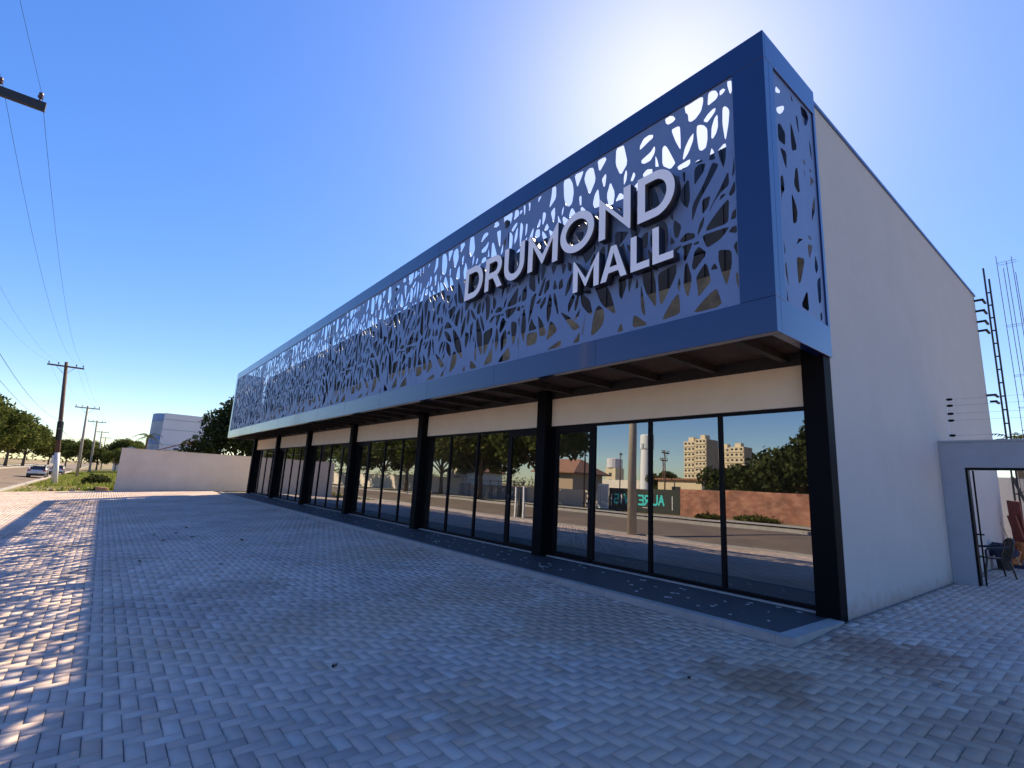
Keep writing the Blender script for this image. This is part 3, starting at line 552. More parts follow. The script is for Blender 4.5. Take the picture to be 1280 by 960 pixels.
ch = thing('plastic_chair', (.36,8.0,.10), 'black plastic armchair standing just inside the gate opening', 'chair', rz=R(-62))
b = MB(); n = 8
b.box(-.22,.22,-.21,.22,.40,.43); b.build('seat', M['chair'], ch, bevel=.012)
for sx in (-1,1):
    for sy_ in (-1,1):
        b = MB(); b.tube([(sx*.20,sy_*.19,.41),(sx*.235,sy_*.235,.2),(sx*.26,sy_*.27,0)], [.026,.021,.019], 8); b.build('leg', M['chair'], ch)
for sx in (-1,1):
    b = MB(); b.tube([(sx*.215,-.2,.40),(sx*.255,-.22,.58),(sx*.265,-.17,.64),(sx*.265,.05,.655),(sx*.25,.22,.70)], [.022,.022,.026,.026,.024], 8); b.build('armrest', M['chair'], ch)
b = MB(); b.tube([(-.22,.21,.40),(-.235,.27,.62),(-.22,.31,.80),(-.12,.335,.86),(0,.34,.875),(.12,.335,.86),(.22,.31,.80),(.235,.27,.62),(.22,.21,.40)], .022, 8)
for x in (-.14,-.07,0,.07,.14): b.tube([(x,.215,.41),(x*1.05,.285,.64),(x*1.05,.335,.86)], .017, 6)
b.build('backrest', M['chair'], ch)

def pot(x, y, r, h, label):
    b = MB(); b.lathe([(0,.0),(r*.7,0),(r*.95,h*.86),(r*1.08,h*.86),(r*1.08,h),(r*.93,h),(r*.85,h*.5),(0,h*.45)], (0,0,0), 20)
    o = b.build('flower_pot', M['clay'], smooth=False, loc=(x, y, gz(y)+.005)); tag(o, label, 'flower pot', 'clay pots in the side yard')
pot(.24,11.1,.2,.42,'larger orange clay pot on the yard floor behind the black chair')
pot(.45,11.9,.2,.62,'taller orange clay pot under the leaning boards in the yard')
bk = thing('bucket', (.24,10.0,.135), 'dark bucket with a dark blue cloth heaped over it beside the white wall', 'bucket')
b = MB(); b.lathe([(0,0),(.13,0),(.17,.36),(.16,.36),(.13,.05),(0,.04)], (0,0,0), 18); b.build('body', M['steel'], bk)
b = MB(); rng = random.Random(4)
b.lathe([(.27,.30),(.29,.40),(.24,.52),(.15,.60),(0,.64)], (0,0,0), 18); b.v = [(x*(1+.25*math.sin(5*math.atan2(y,x)+z*9)), y*(1+.2*math.cos(4*math.atan2(y,x))), z+.05*math.sin(x*30)) for x,y,z in b.v]
b.build('cloth', M['tarp'], bk, smooth=True)
b = MB(); b.box(-.02,.02,-.16,.16,0,1.75); o = b.build('leaning_board', M['redboard']); o.location = (.34,12.2,.15); o.rotation_euler = (R(3),R(-7),R(60))
tag(o, 'tall red brown board leaning against the dark ladder in the yard', 'board')
b = MB(); b.box(-.02,.02,-.13,.13,0,1.35); o = b.build('leaning_board', M['redboard']); o.location = (.46,12.1,.15); o.rotation_euler = (R(-3),R(-11),R(50))
tag(o, 'shorter red board leaning in front of the tall board', 'board')
br = thing('broom', (.46,10.7,.135), 'broom with a long pale stick leaning to the left over the clay pots', 'broom')
b = MB(); b.tube([(0,0,.02),(-.36,.5,1.15)], .014, 8); b.build('stick', M['stick'], br)
b = MB(); b.box(-.14,.14,-.03,.03,0,.09); b.build('brush', M['tarp'], br)
b = MB(); b.lathe([(0,0),(.16,.02),(.2,.1),(.14,.2),(0,.24)], (0,0,0), 14); b.v = [(x*(1+.3*math.sin(3*math.atan2(y,x))),y,z) for x,y,z in b.v]
o = b.build('cloth_bundle', M['rag'], smooth=True, loc=(.62,11.2,gz(11.2)+.002)); tag(o, 'pale crumpled cloth bundle on the yard floor near the pots', 'cloth')
st = thing('step_ladder', (.62,12.7,.155), 'dark slim ladder leaning up behind the red brown boards', 'ladder')
for s_ in (-.16,.16):
    b = MB(); b.tube([(.35,s_,0),(-.35,s_,2.45)], .022, 6); b.build('rail', M['steel'], st)
for k in range(8):
    b = MB(); t_ = (k+.6)/8.4; b.tube([(.35-.7*t_,-.16,2.45*t_),(.35-.7*t_,.16,2.45*t_)], .013, 6); b.build('rung', M['steel'], st)

# ------------------------------------------------------------------ fallen leaves on the paving
for x, y in ((-14.74,-6.48),(-13.6,-6.22),(-12.29,-5.26),(-8.94,-6.28),(-10.06,-7.53),(-2.42,-6.31),(-.15,-3.67),(-14.46,-7.02),(-13.2,-6.9),(-16.1,-6.1)):
    rng = random.Random(x*9+y); s_ = rng.uniform(.016,.028) if x > -5 else rng.uniform(.03,.055); b = MB()
    pts = [(math.cos(a)*s_*1.4*(1 if k % 2 else .75), math.sin(a)*s_*.9*(1 if k % 2 else .7)) for k, a in enumerate([i*math.pi/4 for i in range(8)])]
    vs = [(0,0,.008)] + [(px, py, .004+rng.uniform(0,.035)) for px, py in pts]
    b.add(vs, [(0,i+1,(i+1) % 8+1) for i in range(8)])
    b.add([(v[0],v[1],v[2]-.004) for v in vs], [(0,(i+1) % 8+1,i+1) for i in range(8)])
    o = b.build('dry_leaf', M['debris'], loc=(x, y, gz(y)+.003)); o.rotation_euler = (0,0,rng.random()*6)
    tag(o, 'small dark dry leaf lying on the shaded paving', 'leaf', 'dry leaves on the paving')

# ------------------------------------------------------------------ perimeter wall at the far end of the forecourt
pw = thing('perimeter_wall', (-42.5,0,0), 'long plain grey beige boundary wall at the far end of the paved forecourt', 'wall')
b = MB(); b.box(-.2,0,-7.55,14,-.6,2.62); b.box(-.55,-.202,-7.55,-7.35,-.6,2.62); b.build('masonry', M['perim'], pw)
b = MB(); b.box(-.23,.03,-7.58,14.03,2.622,2.67); b.build('capping', M['perim'], pw)

# ------------------------------------------------------------------ trees
def leaf_cloud(clumps, n, size, seed, squash=.8):
    rng = np.random.default_rng(seed); cl = np.array(clumps, float); wts = cl[:,3]**2; wts /= wts.sum()
    idx = rng.choice(len(cl), n, p=wts); d = rng.normal(size=(n,3)); d /= np.linalg.norm(d,axis=1)[:,None]
    rr = rng.random(n)**.42; P = cl[idx,:3] + d*(cl[idx,3]*rr)[:,None]*np.array([1,1,squash])
    # ragged twigs poking out
    out = rng.random(n) < .10; P[out] += d[out]*(cl[idx[out],3]*.22*rng.random(out.sum()))[:,None]
    a = rng.normal(size=(n,3)); a /= np.linalg.norm(a,axis=1)[:,None]
    b_ = np.cross(a, rng.normal(size=(n,3))); b_ /= np.linalg.norm(b_,axis=1)[:,None]
    s_ = size*(.6+.8*rng.random(n))[:,None]
    V = np.stack([P-a*s_, P+b_*s_*.5, P+a*s_, P-b_*s_*.5], 1).reshape(-1,3)
    return V, np.arange(4*n).reshape(-1,4)
def cloud_obj(name, V, F, mt, parent=None):
    me = bpy.data.meshes.new(name); me.vertices.add(len(V)); me.vertices.foreach_set('co', V.ravel())
    me.loops.add(F.size); me.loops.foreach_set('vertex_index', F.ravel().astype(np.int32)); me.polygons.add(len(F))
    me.polygons.foreach_set('loop_start', np.arange(0, F.size, F.shape[1], dtype=np.int32)); me.update(calc_edges=True); me.materials.append(mt)
    o = bpy.data.objects.new(name, me); C.objects.link(o); o.parent = parent; return o
def make_tree(h, rad, trunk_h, seed, mt, n=5200, leaf=.26, label='', group='', tr=.22):
    rng = random.Random(seed); t = thing('street_tree', (0,0,0), label, 'tree', group)
    b = MB(); ln = rng.uniform(-.3,.3); top = (ln, rng.uniform(-.3,.3), h*.62)
    b.tube([(0,0,-.15),(ln*.3,0,trunk_h*.5),(ln*.6,top[1]*.5,trunk_h),top], [tr*1.35,tr,tr*.85,tr*.3], 9)
    clumps = []; nb = 9
    for k in range(nb):
        a = 2*math.pi*k/nb+rng.uniform(-.3,.3); q = rng.uniform(.55,.9)*rad; z = trunk_h+(h-trunk_h)*rng.uniform(.18,.62)
        e = (math.cos(a)*q, math.sin(a)*q, z); s0 = (ln*.6, top[1]*.5, trunk_h*rng.uniform(.85,1.15))
        mid = (s0[0]*.5+e[0]*.5, s0[1]*.5+e[1]*.5, s0[2]*.45+e[2]*.55+.3); b.tube([s0,mid,e], [tr*.5,tr*.3,tr*.1], 6)
        clumps.append((*e, rad*rng.uniform(.34,.5)))
    for k in range(7):
        a = rng.random()*6.28; q = rng.random()*rad*.6
        clumps.append((math.cos(a)*q, math.sin(a)*q, h-rad*rng.uniform(.32,.6), rad*rng.uniform(.3,.46)))
    b.build('trunk', M['bark'], t, smooth=True)
    V, F = leaf_cloud(clumps, n, leaf, seed); cloud_obj('crown', V, F, mt, t); return t
protos = [make_tree(9.5, 4.6, 2.6, 11, M['leaf'], 10500, .24, 'x', 'x'),
          make_tree(9.0, 4.3, 2.4, 12, M['leaf_olive'], 9500, .24, 'x', 'x'),
          make_tree(10.2, 5.0, 2.7, 13, M['leaf'], 11000, .24, 'x', 'x')]
def place_tree(p, x, y, sc_, label, group, z=None):
    global used
    o = protos[p] if p not in used else copy_tree(protos[p]); used.add(p)
    o.location = (x, y, gz(y) if z is None else z); o.scale = (sc_, sc_, sc_*(.94+.12*((x*13.7) % 1))); o.rotation_euler = (0,0,(x*3.3) % 6.28)
    tag(o, label, 'tree', group); return o
used = set()
SG = 'street trees along the far side of the road'
for i, (x, y, s_, lab) in enumerate((
    (-32.5,-23.3,.92,'leafy street tree mirrored in the second shop front beside the corner'),
    (-41,-22.6,1.0,'broad street tree shading the far kerb, mirrored in the second shop front'),
    (-50,-23.2,.95,'street tree before the sunlit white wall, mirrored in the second shop front'),
    (-58,-22.7,1.02,'street tree with a bare trunk before the white wall, mirrored in the third shop front'),
    (-66,-23.0,.96,'street tree before the white wall, mirrored at the left of the third shop front'),
    (-78,-22.8,.95,'large green street tree across the road at the left edge of the photo'),
    (-90,-22.3,1.0,'rounded green street tree across the road behind the white car'),
    (-103,-22.8,.96,'darker street tree across the road, third from the left edge'),
    (-117,-22.4,.92,'small looking street tree across the road just left of the white painted pole'),
    (-132,-22.8,.95,'street tree across the road just right of the white painted pole'),
    (-150,-22,1.0,'farthest street tree in the row across the road'))):
    place_tree(i % 3, x, y, s_*1.08, lab, SG)
# behind the brick wall (seen in the shop glass)
t = make_tree(6.0, 3.9, 1.5, 31, M['leaf_dark'], 8000, .2, 'dense dark tree leaning over the red brick wall, mirrored in the nearest shop front', None); t.location = (-13.6,-32.5,.1); t['label'] = 'broad dense dark tree over the red brick wall, mirrored in the nearest shop front'
t = make_tree(7.4, 2.3, 3.2, 32, M['leaf_dark'], 3600, .2, 'x', None); t.location = (-11.9,-33.5,.1); tag(t, 'taller narrow tree top rising above the dark tree behind the brick wall', 'tree')
t = make_tree(4.2, 2.6, 1.2, 33, M['leaf_dark'], 3600, .2, 'x', None); t.location = (-20.6,-36,.1); tag(t, 'low bushy tree behind the brick wall in front of the beige towers', 'tree')
t = make_tree(3.9, 2.2, 1.0, 34, M['leaf_dark'], 3000, .2, 'x', None); t.location = (-17.6,-35,.1); tag(t, 'small dark tree just left of the broad tree behind the brick wall', 'tree')
# behind the perimeter wall
t = make_tree(9.9, 4.9, 1.3, 41, M['leaf_dark'], 15000, .2, 'x', None, tr=.26); t.location = (-57.5,3.1,.0); t.scale = (.95,.95,1.0); tag(t, 'big dark tree behind the boundary wall next to the blue screen', 'tree')
t = make_tree(7.0, 4.0, 1.8, 42, M['leaf_dark'], 7000, .2, 'x', None); t.location = (-53.5,6.5,.0); tag(t, 'shorter dark tree behind the boundary wall, half hidden by the shop building', 'tree')
# far trees down the street and beyond
rng = random.Random(77)
FG = 'distant trees beyond the boundary wall'
for i, (x, y, s_, lab) in enumerate(((-150,-9.5,.62,'distant olive tree between the last poles'),(-162,-4.5,.80,'distant tree above the left end of the boundary wall'),(-185,-1.5,.92,'distant tree crown left of the palm over the boundary wall'),
    (-190,3.5,1.0,'distant tree beside the white apartment block'),(-172,-13,.75,'distant dark tree down the road behind the poles'),(-195,-17,.85,'far dark tree at the end of the road'),(-215,-22,1.0,'farthest dark tree at the left end of the road'),(-140,-6.2,.52,'small olive tree beside the grass verge'))):
    place_tree((i+1) % 3, x, y, s_, lab, FG, z=-.2)
pl = thing('palm_tree', (-92,-3.8,-.2), 'small palm tree rising behind the boundary wall left of the apartment block', 'palm tree')
def palm(parent, h, nf, L_, seed):
    rng = random.Random(seed); b = MB(); b.tube([(0,0,-.1),(.1,0,h*.5),(.05,.05,h)], [.2,.15,.13], 8); b.build('trunk', M['bark'], parent)
    b = MB()
    for k in range(nf):
        a = 6.283*k/nf+rng.uniform(-.15,.15); el = rng.uniform(-.1,1.2); pts = []
        for q in range(7):
            u = q/6; pts.append((math.cos(a)*L_*u*math.cos(el*(1-u*.6)), math.sin(a)*L_*u*math.cos(el*(1-u*.6)), h+L_*(u*math.sin(el)-.75*u*u)))
        b.tube(pts, [.025,.022,.02,.017,.014,.01,.005], 4)
        for q in range(1,7):
            p0 = Vector(pts[q]); dr = (p0-Vector(pts[q-1])).normalized(); sd = dr.cross(Vector((0,0,1))).normalized()
            for sg in (-1,1):
                for w_ in (0,.5):
                    c_ = p0-dr*w_*L_/6; tip = c_+sd*sg*L_*.24*(1.1-q/8)+dr*.1*L_-Vector((0,0,.10*L_)); b.add([c_, c_+dr*.09, tip], [(0,1,2)])
    b.build('crown', M['leaf_olive'], parent)
palm(pl, 6.0, 14, 2.0, 3)
pl2 = thing('palm_tree', (-1.6,30,.2), 'palm top peeking over the grey gate wall at the right edge', 'palm tree'); palm(pl2, 5.1, 16, 1.7, 5)
# far wood closing the horizon
rngn = np.random.default_rng(9); cl = []
for k in range(330):
    a = 6.283*k/330; r_ = 420+60*rngn.random(); cl.append((r_*math.cos(a), r_*math.sin(a), 2.5+3*rngn.random(), 6+3.5*rngn.random()))
V, F = leaf_cloud(cl, 30000, .9, 4, .9); V = V[:]; tag(cloud_obj('distant_wood', V, F, M['leaf_dark']), kind='stuff')

# grass verge beyond the boundary wall
rngn = np.random.default_rng(21); n = 15000
gx = -44.5-85*rngn.random(n)**1.5; gyv = -12.9+7.6*rngn.random(n); hh = (.10+.22*rngn.random(n))*np.where(gyv > -10.5, 1.6, .55); keepm = ~((gx > -54) & (gyv < -9.2) & (rngn.random(n) < .85))
gx, gyv, hh = gx[keepm], gyv[keepm], hh[keepm]; n = len(gx); zz = np.interp(gyv, PY, PZ)-.06; an = rngn.random(n)*6.283; wd = .05+.05*rngn.random(n); ln = .12*rngn.normal(size=(n,2))
V = np.stack([np.stack([gx-np.cos(an)*wd, gyv-np.sin(an)*wd, zz],1), np.stack([gx+np.cos(an)*wd, gyv+np.sin(an)*wd, zz],1), np.stack([gx+ln[:,0], gyv+ln[:,1], zz+hh],1)],1).reshape(-1,3)
tag(cloud_obj('grass', V, np.arange(3*n).reshape(-1,3), M['grass']), kind='stuff')
def bush(x, y, r_, h, mt, label, n=900, seed=1):
    o = thing('bush', (x,y,gz(y)-.05), label, 'bush'); V, F = leaf_cloud([(0,0,h*.45,r_),(r_*.6,.2,h*.35,r_*.7),(-r_*.6,-.1,h*.3,r_*.6)], n, .14, seed, h/r_/2)
    cloud_obj('leaves', V, F, mt, o)
    b = MB(); b.tube([(0,0,-.05),(.03,.02,h*.5)], [.05,.02], 6); b.build('stem', M['bark'], o)
bush(-52.5,-8.6,1.0,1.0,M['leaf_dark'],'low dark bush on the grass verge left of the boundary wall', 1400, 5)
bush(-13.5,-25.1,1.3,.32,M['leaf_olive'],'low weeds growing along the foot of the red brick wall', 900, 7)
bush(-16.8,-25.1,.9,.25,M['leaf_olive'],'small weed clump at the left end of the red brick wall', 600, 8)

# rubble by the boundary wall
rng = random.Random(12)
RB = 'broken bricks and rubble beside the boundary wall'
for k, (x, y, s_) in enumerate(((-44.5,-8.2,.34),(-44.9,-8.9,.26),(-45.6,-9.6,.22),(-46.4,-10.2,.3),(-44.0,-9.8,.16),(-47.2,-9.0,.24),(-45.0,-10.9,.18))):
    b = MB(); b.box(-s_,s_,-s_*.7,s_*.7,0,s_*.9, rot=rng.random()*3); b.v = [(v[0]+rng.uniform(-.2,.2)*s_, v[1]+rng.uniform(-.2,.2)*s_, v[2]*rng.uniform(.7,1.1)) for v in b.v]
    tag(b.build('rubble_block', M['concrete' if k % 3 == 1 else 'rubble'], bevel=.02, loc=(x,y,gz(y)-.09)), 'broken masonry lump lying in the dirt left of the boundary wall', 'rubble', RB)

# ------------------------------------------------------------------ utility poles and lines
def power_pole(base, h, arm_z, arm, mt, label, group, lean=(0,0), white=0, r_=.15, two=False, arm_rot=0.0, arm_t=.055):
    t = thing('utility_pole', base, label, 'utility pole', group)
    def at(z): return (lean[0]*z/h, lean[1]*z/h, z)
    b = MB(); b.tube([at(-.3),at(h*.5),at(h)], [r_*1.1,r_*.9,r_*.7], 12); b.build('shaft', mt, t, smooth=True)
    if white: b = MB(); b.tube([at(-.25),at(white)], [r_*1.13,r_*1.08], 12); b.build('painted_base', M['whitewash'], t, smooth=True)
    ax = at(arm_z); ca, sa = math.sin(arm_rot), math.cos(arm_rot)
    ends = []
    for off in ((-r_-.05, r_+.05) if two else (r_+.03,)):
        b = MB(); b.box(ax[0]+off-.05, ax[0]+off+.05, ax[1]-arm, ax[1]+arm, arm_z-arm_t*1.2, arm_z+.075, rot=-arm_rot, c=(ax[0],ax[1])); cr = b.build('crossarm', M['steel'] if arm_t > .1 else mt, t)
    for f_ in (-.93,-.42,.55,.93):
        px, py = ax[0]+off*0+f_*arm*ca, ax[1]+f_*arm*sa
        b = MB(); b.lathe([(.0,0),(.02,0),(.02,.08),(.055,.09),(.06,.14),(.035,.16),(.05,.18),(.045,.23),(0,.25)], (px+r_+.03,py,arm_z+.077), 10); b.build('insulator', M['insul'], t)
        ends.append((base[0]+px+r_+.03, base[1]+py, base[2]+arm_z+.31))
    for s_ in (-1,1):
        b = MB(); b.tube([(ax[0]+r_+.03, ax[1]+s_*arm*.5*sa, arm_z-.06),(ax[0]+r_*.9, ax[1]+s_*.12, arm_z-.65)], .018, 6); b.build('brace', M['steel'], t)
    return t, ends
PG = 'utility poles along the near side of the street'
# big concrete pole by the kerb: its crossarm enters the photo top left, its shaft is mirrored in the glass
tp, e0 = power_pole((-13.95,-13.0,-.6), 11.9, 11.05, 1.95, M['pole_conc'], 'thick concrete utility pole by the near kerb with crossarm at top left', PG, r_=.22, arm_t=.13)
b = MB(); b.box(-.45,.45,-.02,.06,8.7,9.2); 
tp2, e1 = power_pole((-60,-11.63,-.52), 11.2, 10.75, 1.32, M['pole_wood'], 'brown utility pole with white painted base on the verge', PG, lean=(.0,-1.05), white=2.75, r_=.19)
b = MB(); b.tube([(0.05,-.38,3.9),(0.05,-.5,5.6)], .24, 10); b.build('cable_box', M['steel'], tp2)
es = [e1]
for x, y, lab, ln in ((-85,-10.86,'grey utility pole, second beyond the white painted one','x'),(-114,-10.1,'distant utility pole, third along the verge',''),(-152,-9.47,'far utility pole, fourth along the verge',''),(-187,-8.7,'farthest utility pole of the row',''),):
    lab = {-85:'grey utility pole in the grass, next after the white painted pole',-114:'distant utility pole, second after the white painted pole',-152:'distant utility pole, third after the white painted pole',-187:'smallest utility pole at the far end of the row'}[x]
    p_, e_ = power_pole((x,y,-.45), 9.3, 9.0, 1.3, M['pole_conc'], lab, PG, lean=(0,-.4), r_=.16); es.append(e_)
behind = [(28, e[1], e[2]) for e in e0]
def line(a, c_, sag, r_, label, group):
    b = MB(); n = 18; b.tube([(a[0]+(c_[0]-a[0])*k/n, a[1]+(c_[1]-a[1])*k/n, a[2]+(c_[2]-a[2])*k/n-sag*4*(k/n)*(1-k/n)) for k in range(n+1)], r_, 4)
    tag(b.build('power_line', M['wire']), label, 'cable', group)
WG = 'overhead power lines along the street'
for k in range(4):
    line(behind[k], e0[k], 1.0, .004, 'thin overhead power line running from the top left crossarm towards the viewer', WG)
    line(e0[k], e1[k], 1.3, .005, 'thin overhead power line between the concrete pole and the white painted pole', WG)
    for a, c_ in zip(es[:-1], es[1:]): line(a[k], c_[k], .5, .005, 'thin overhead power line between the distant poles', WG)
line((-13.9,-12.8,7.4),(-60,-12.1,5.2), 1.1, .011, 'thick telephone cable sagging to the middle of the white painted pole, upper one', 'telephone cables')
line((-13.9,-12.8,6.2),(-60,-12.0,4.4), .9, .010, 'thick telephone cable sagging to the middle of the white painted pole, lower one', 'telephone cables')
line((-60,-12.0,4.5),(-85,-11.1,4.6), .6, .02, 'telephone cable between the white painted pole and the grey pole', 'telephone cables')
line((28,-12.7,7.0),(-13.9,-12.8,7.2), .9, .02, 'telephone cable behind the viewer reaching the concrete pole', 'telephone cables')

# ------------------------------------------------------------------ cars
def make_car():
    t = thing('parked_car', (0,0,0), 'x', 'car')      # nose towards -x
    side = [(-2.0,.32),(-1.98,.62),(-1.75,.80),(-1.0,.92),(-.45,1.36),(.15,1.47),(.95,1.45),(1.55,1.30),(1.86,.98),(1.96,.80),(1.97,.40),(1.85,.25),(-1.85,.25)]
    n = len(side); b = MB(); prof = []
    for y, k in ((-.86,.0),(-.82,1.0),(.82,1.0),(.86,.0)): prof.append((y,k))
    vs = []
    for y, k in ((-.70,2),(-.82,1),(-.85,0),(.85,0),(.82,1),(.70,2)):
        for x, z in side:
            if k == 0 and z > .95: zz = .95+(z-.95)*.0
            elif k == 1 and z > .95: zz = .95+(z-.95)*.35
            else: zz = z
            sx = x*(.985 if k == 2 else 1)
            vs.append((sx, y if z <= .95 or k == 2 else y*(1-.02*k), zz))
    fs = [tuple(range(n)), tuple(range(5*n,6*n))[::-1]]
    for q in range(5):
        for i in range(n): fs.append((q*n+i, q*n+(i+1) % n, (q+1)*n+(i+1) % n, (q+1)*n+i))
    b.add(vs, fs); b.build('body', M['carpaint'], t, smooth=False, bevel=.015)
    b = MB(); b.add([(1.60,-.60,1.28),(1.60,.60,1.28),(1.885,.66,.99),(1.885,-.66,.99)], [(0,1,2,3)]); b.add([(1.57,-.60,1.26),(1.57,.60,1.26),(1.86,.66,.96),(1.86,-.66,.96)], [(0,1,2,3)]); b.build('rear_window', M['carglass'], t)
    b = MB(); b.prism([(-.98,.94),(-.44,1.35),(-.40,1.33),(-.94,.92)], 1, -.64, .64); b.v = [(v[0]-.03,v[1],v[2]+.02) for v in b.v]; b.build('windscreen', M['carglass'], t)
    for sg in (-1,1):
        b = MB(); b.prism([(-.85,.97),(-.40,1.32),(.18,1.39),(.90,1.37),(1.38,1.24),(1.5,.99)], 1, sg*.80-.03, sg*.80+.03); b.v = [(v[0], v[1]-sg*(v[2]-.97)*.22, v[2]) for v in b.v]; b.build('side_window', M['carglass'], t)
        for x in (-1.25,1.22):
            b = MB(); b.lathe([(.0,-.1),(.19,-.1),(.30,-.08),(.31,0),(.30,.08),(.19,.1),(0,.1)], (0,0,0), 18); b.v = [(x+v[0], sg*.77+v[2], .31+v[1]) for v in b.v]; wq = b.build('wheel', M['tyre'], t)
            b = MB(); b.lathe([(0,.105),(.17,.102),(.18,.06)], (0,0,0), 14); b.v = [(x+v[0], sg*(.77+v[2]), .31+v[1]) for v in b.v]; b.build('rim', M['grey_steel'], wq)
        b = MB(); b.box(1.87,1.985,sg*.66-.12,sg*.66+.12,.80,.98); b.build('tail_light', M['tail'], t, bevel=.02)
        b = MB(); b.box(-2.0,-1.85,sg*.6-.15,sg*.6+.15,.62,.74); b.build('headlight', M['grey_steel'], t, bevel=.02)
    b = MB(); b.box(1.93,2.04,-.8,.8,.30,.52); b.build('bumper', M['steel'], t, bevel=.03)
    b = MB(); b.box(1.965,1.985,-.22,.22,.62,.73); b.build('number_plate', M['plate'], t)
    return t
car = make_car(); car.location = (-80,-14.3,gz(-14.3)+.005); car['label'] = 'white hatchback driving away on the road at the left'; car['group'] = 'cars on the street'
c2 = copy_tree(car); c2.location = (-102,-13.75,gz(-13.75)+.005); c2['label'] = 'small distant white car half hidden behind the white painted pole'
sg_ = thing('road_sign', (-72,-12.6,-.55), 'small white rectangular board on a post behind the white painted pole', 'sign')
b = MB(); b.box(.02,.05,-.32,.32,1.7,2.6); b.build('board', M['signwhite'], sg_)
b = MB(); b.tube([(0,0,-.1),(0,0,2.6)], .03, 8); b.build('post', M['grey_steel'], sg_)

# ------------------------------------------------------------------ buildings beyond the boundary wall
ab = thing('apartment_block', (-112,0,-.3), 'white four storey apartment block with blue and grey rounded balconies', 'building')
b = MB(); b.box(-9,0,-.9,9.5,0,11.6); b.build('wall', M['apt_white'], ab)
for z in (2.9,5.7,8.5,10.4):
    b = MB(); b.box(.003,.04,-.88,9.48,z,z+.10); b.build('floor_band', M['apt_grey'], ab)
for k, (z, key) in enumerate(((0,'apt_blue'),(1.45,'apt_grey'),(2.9,'apt_blue'),(4.35,'apt_grey'),(5.8,'apt_blue'),(7.25,'apt_grey'),(8.7,'apt_grey'),(10.0,'apt_blue'))):
    b = MB(); b.prism([(-.1,-.92)]+[( -4.2+4.1*math.cos(R(a)), -.95+1.5*math.sin(R(a))) for a in range(0,-181,-20)]+[(-8.3,-.92)], 2, z+.01, z+(1.43 if k < 7 else 1.5)); b.build('balcony', M[key], ab)
for y, z in ((1.9,4.3),(4.0,4.1),(4.6,7.1),(7.0,9.2),(7.6,4.2)):
    b = MB(); b.box(.004,.07,y-.5,y+.5,z,z+.95); f_ = b.build('window', M['apt_grey'], ab); b = MB(); b.box(.071,.085,y-.43,y+.43,z+.07,z+.88); b.build('pane', M['win'], f_)
lh = thing('low_house', (-76,0,-.3), 'low house with brown tiled roof just above the boundary wall', 'house')
b = MB(); b.box(-7,0,-2.4,3.2,0,3.9); b.build('wall', M['perim'], lh)
b = MB(); b.prism([(-3.0,3.8),(.4,5.15),(3.8,3.8),(3.8,3.95),(.4,5.3),(-3.0,3.95)], 0, -7.4, .5); b.build('roof', M['tile'], lh)
b = MB(); b.box(.003,.05,-.9,.2,1.3,2.4); b.build('window', M['win'], lh)
fh = thing('far_house', (-150,0,-.3), 'far low house with pale roof over the left end of the boundary wall', 'house')
b = MB(); b.box(-8,0,-6.5,-1,0,4.6); b.build('wall', M['offwhite'], fh); b = MB(); b.prism([(-7,4.6),(-3.75,5.9),(-.5,4.6)], 0, -8.3,.3); b.build('roof', M['apt_grey'], fh)
for y in (-5,-2.6):
    b = MB(); b.box(.003,.05,y-.5,y+.5,1.6,2.8); b.build('window', M['win'], fh)

# ------------------------------------------------------------------ across the street (seen in the shop glass)
b = MB(); b.box(-19.4,30,-25.75,-25.5,-.1,1.88); x = -19.3
bw = b.build('brick_wall', M['brick']); tag(bw, 'weathered red brick boundary wall across the street, mirrored in the nearest shop front', 'wall')
mw = thing('painted_wall', (-22.9,-25.55,0), 'dark painted wall with cyan lettering across the street, mirrored in the glass', 'wall')
b = MB(); b.box(-3.2,3.45,-.2,.0,-.1,1.80); b.build('masonry', M['mural'], mw)
def strokes(parent, name, ch, x, z, w_, h, t, mt):
    """painted letter on the wall facing +y; text runs towards -x as read from the street"""
    S = {'A':[((0,0),(.5,1)),((.5,1),(1,0)),((.22,.38),(.78,.38))],'U':[((0,1),(0,.15)),((0,.15),(.25,0)),((.25,0),(.75,0)),((.75,0),(1,.15)),((1,.15),(1,1))],
         'R':[((0,0),(0,1)),((0,1),(.8,1)),((.8,1),(.95,.75)),((.95,.75),(.8,.5)),((.8,.5),(0,.5)),((.4,.5),(1,0))],'E':[((0,0),(0,1)),((0,1),(1,1)),((0,.5),(.8,.5)),((0,0),(1,0))],
         'V':[((0,1),(.5,0)),((.5,0),(1,1))],'I':[((.5,0),(.5,1))],'S':[((1,1),(0,1)),((0,1),(0,.5)),((0,.5),(1,.5)),((1,.5),(1,0)),((1,0),(0,0))]}
    b = MB()
    for k, ((ax, az), (bx, bz)) in enumerate(S[ch]):
        p = Vector((x-ax*w_, z+az*h)); q = Vector((x-bx*w_, z+bz*h)); d = (q-p).normalized(); nn = Vector((-d.y, d.x))*t/2; p = p-d*t*.45; q = q+d*t*.45
        b.prism([tuple(p+nn), tuple(p-nn), tuple(q-nn), tuple(q+nn)], 1, .004+.001*k, .016+.001*k)
    b.build(name, mt, parent)
xx = 2.05
for ch_ in 'AURE': strokes(mw, 'painted_letter', ch_, xx, .62, .44, .68, .13, M['cyan']); xx -= .60
xx = -1.25
for ch_ in 'VIS': strokes(mw, 'painted_letter', ch_, xx, .62, .36, .68, .12, M['cyan'] if ch_ != 'I' else M['signwhite']); xx -= .48
b = MB()
for k in range(5): b.box(.2+.1*k, .26+.1*k, .004, .012, .38, .44)
b.build('small_lettering', M['signwhite'], mw)
b = MB()
for k in range(7): b.box(2.75, 2.83, .004, .012, .3+.15*k, .4+.15*k)
b.build('painted_margin', M['signwhite'], mw)
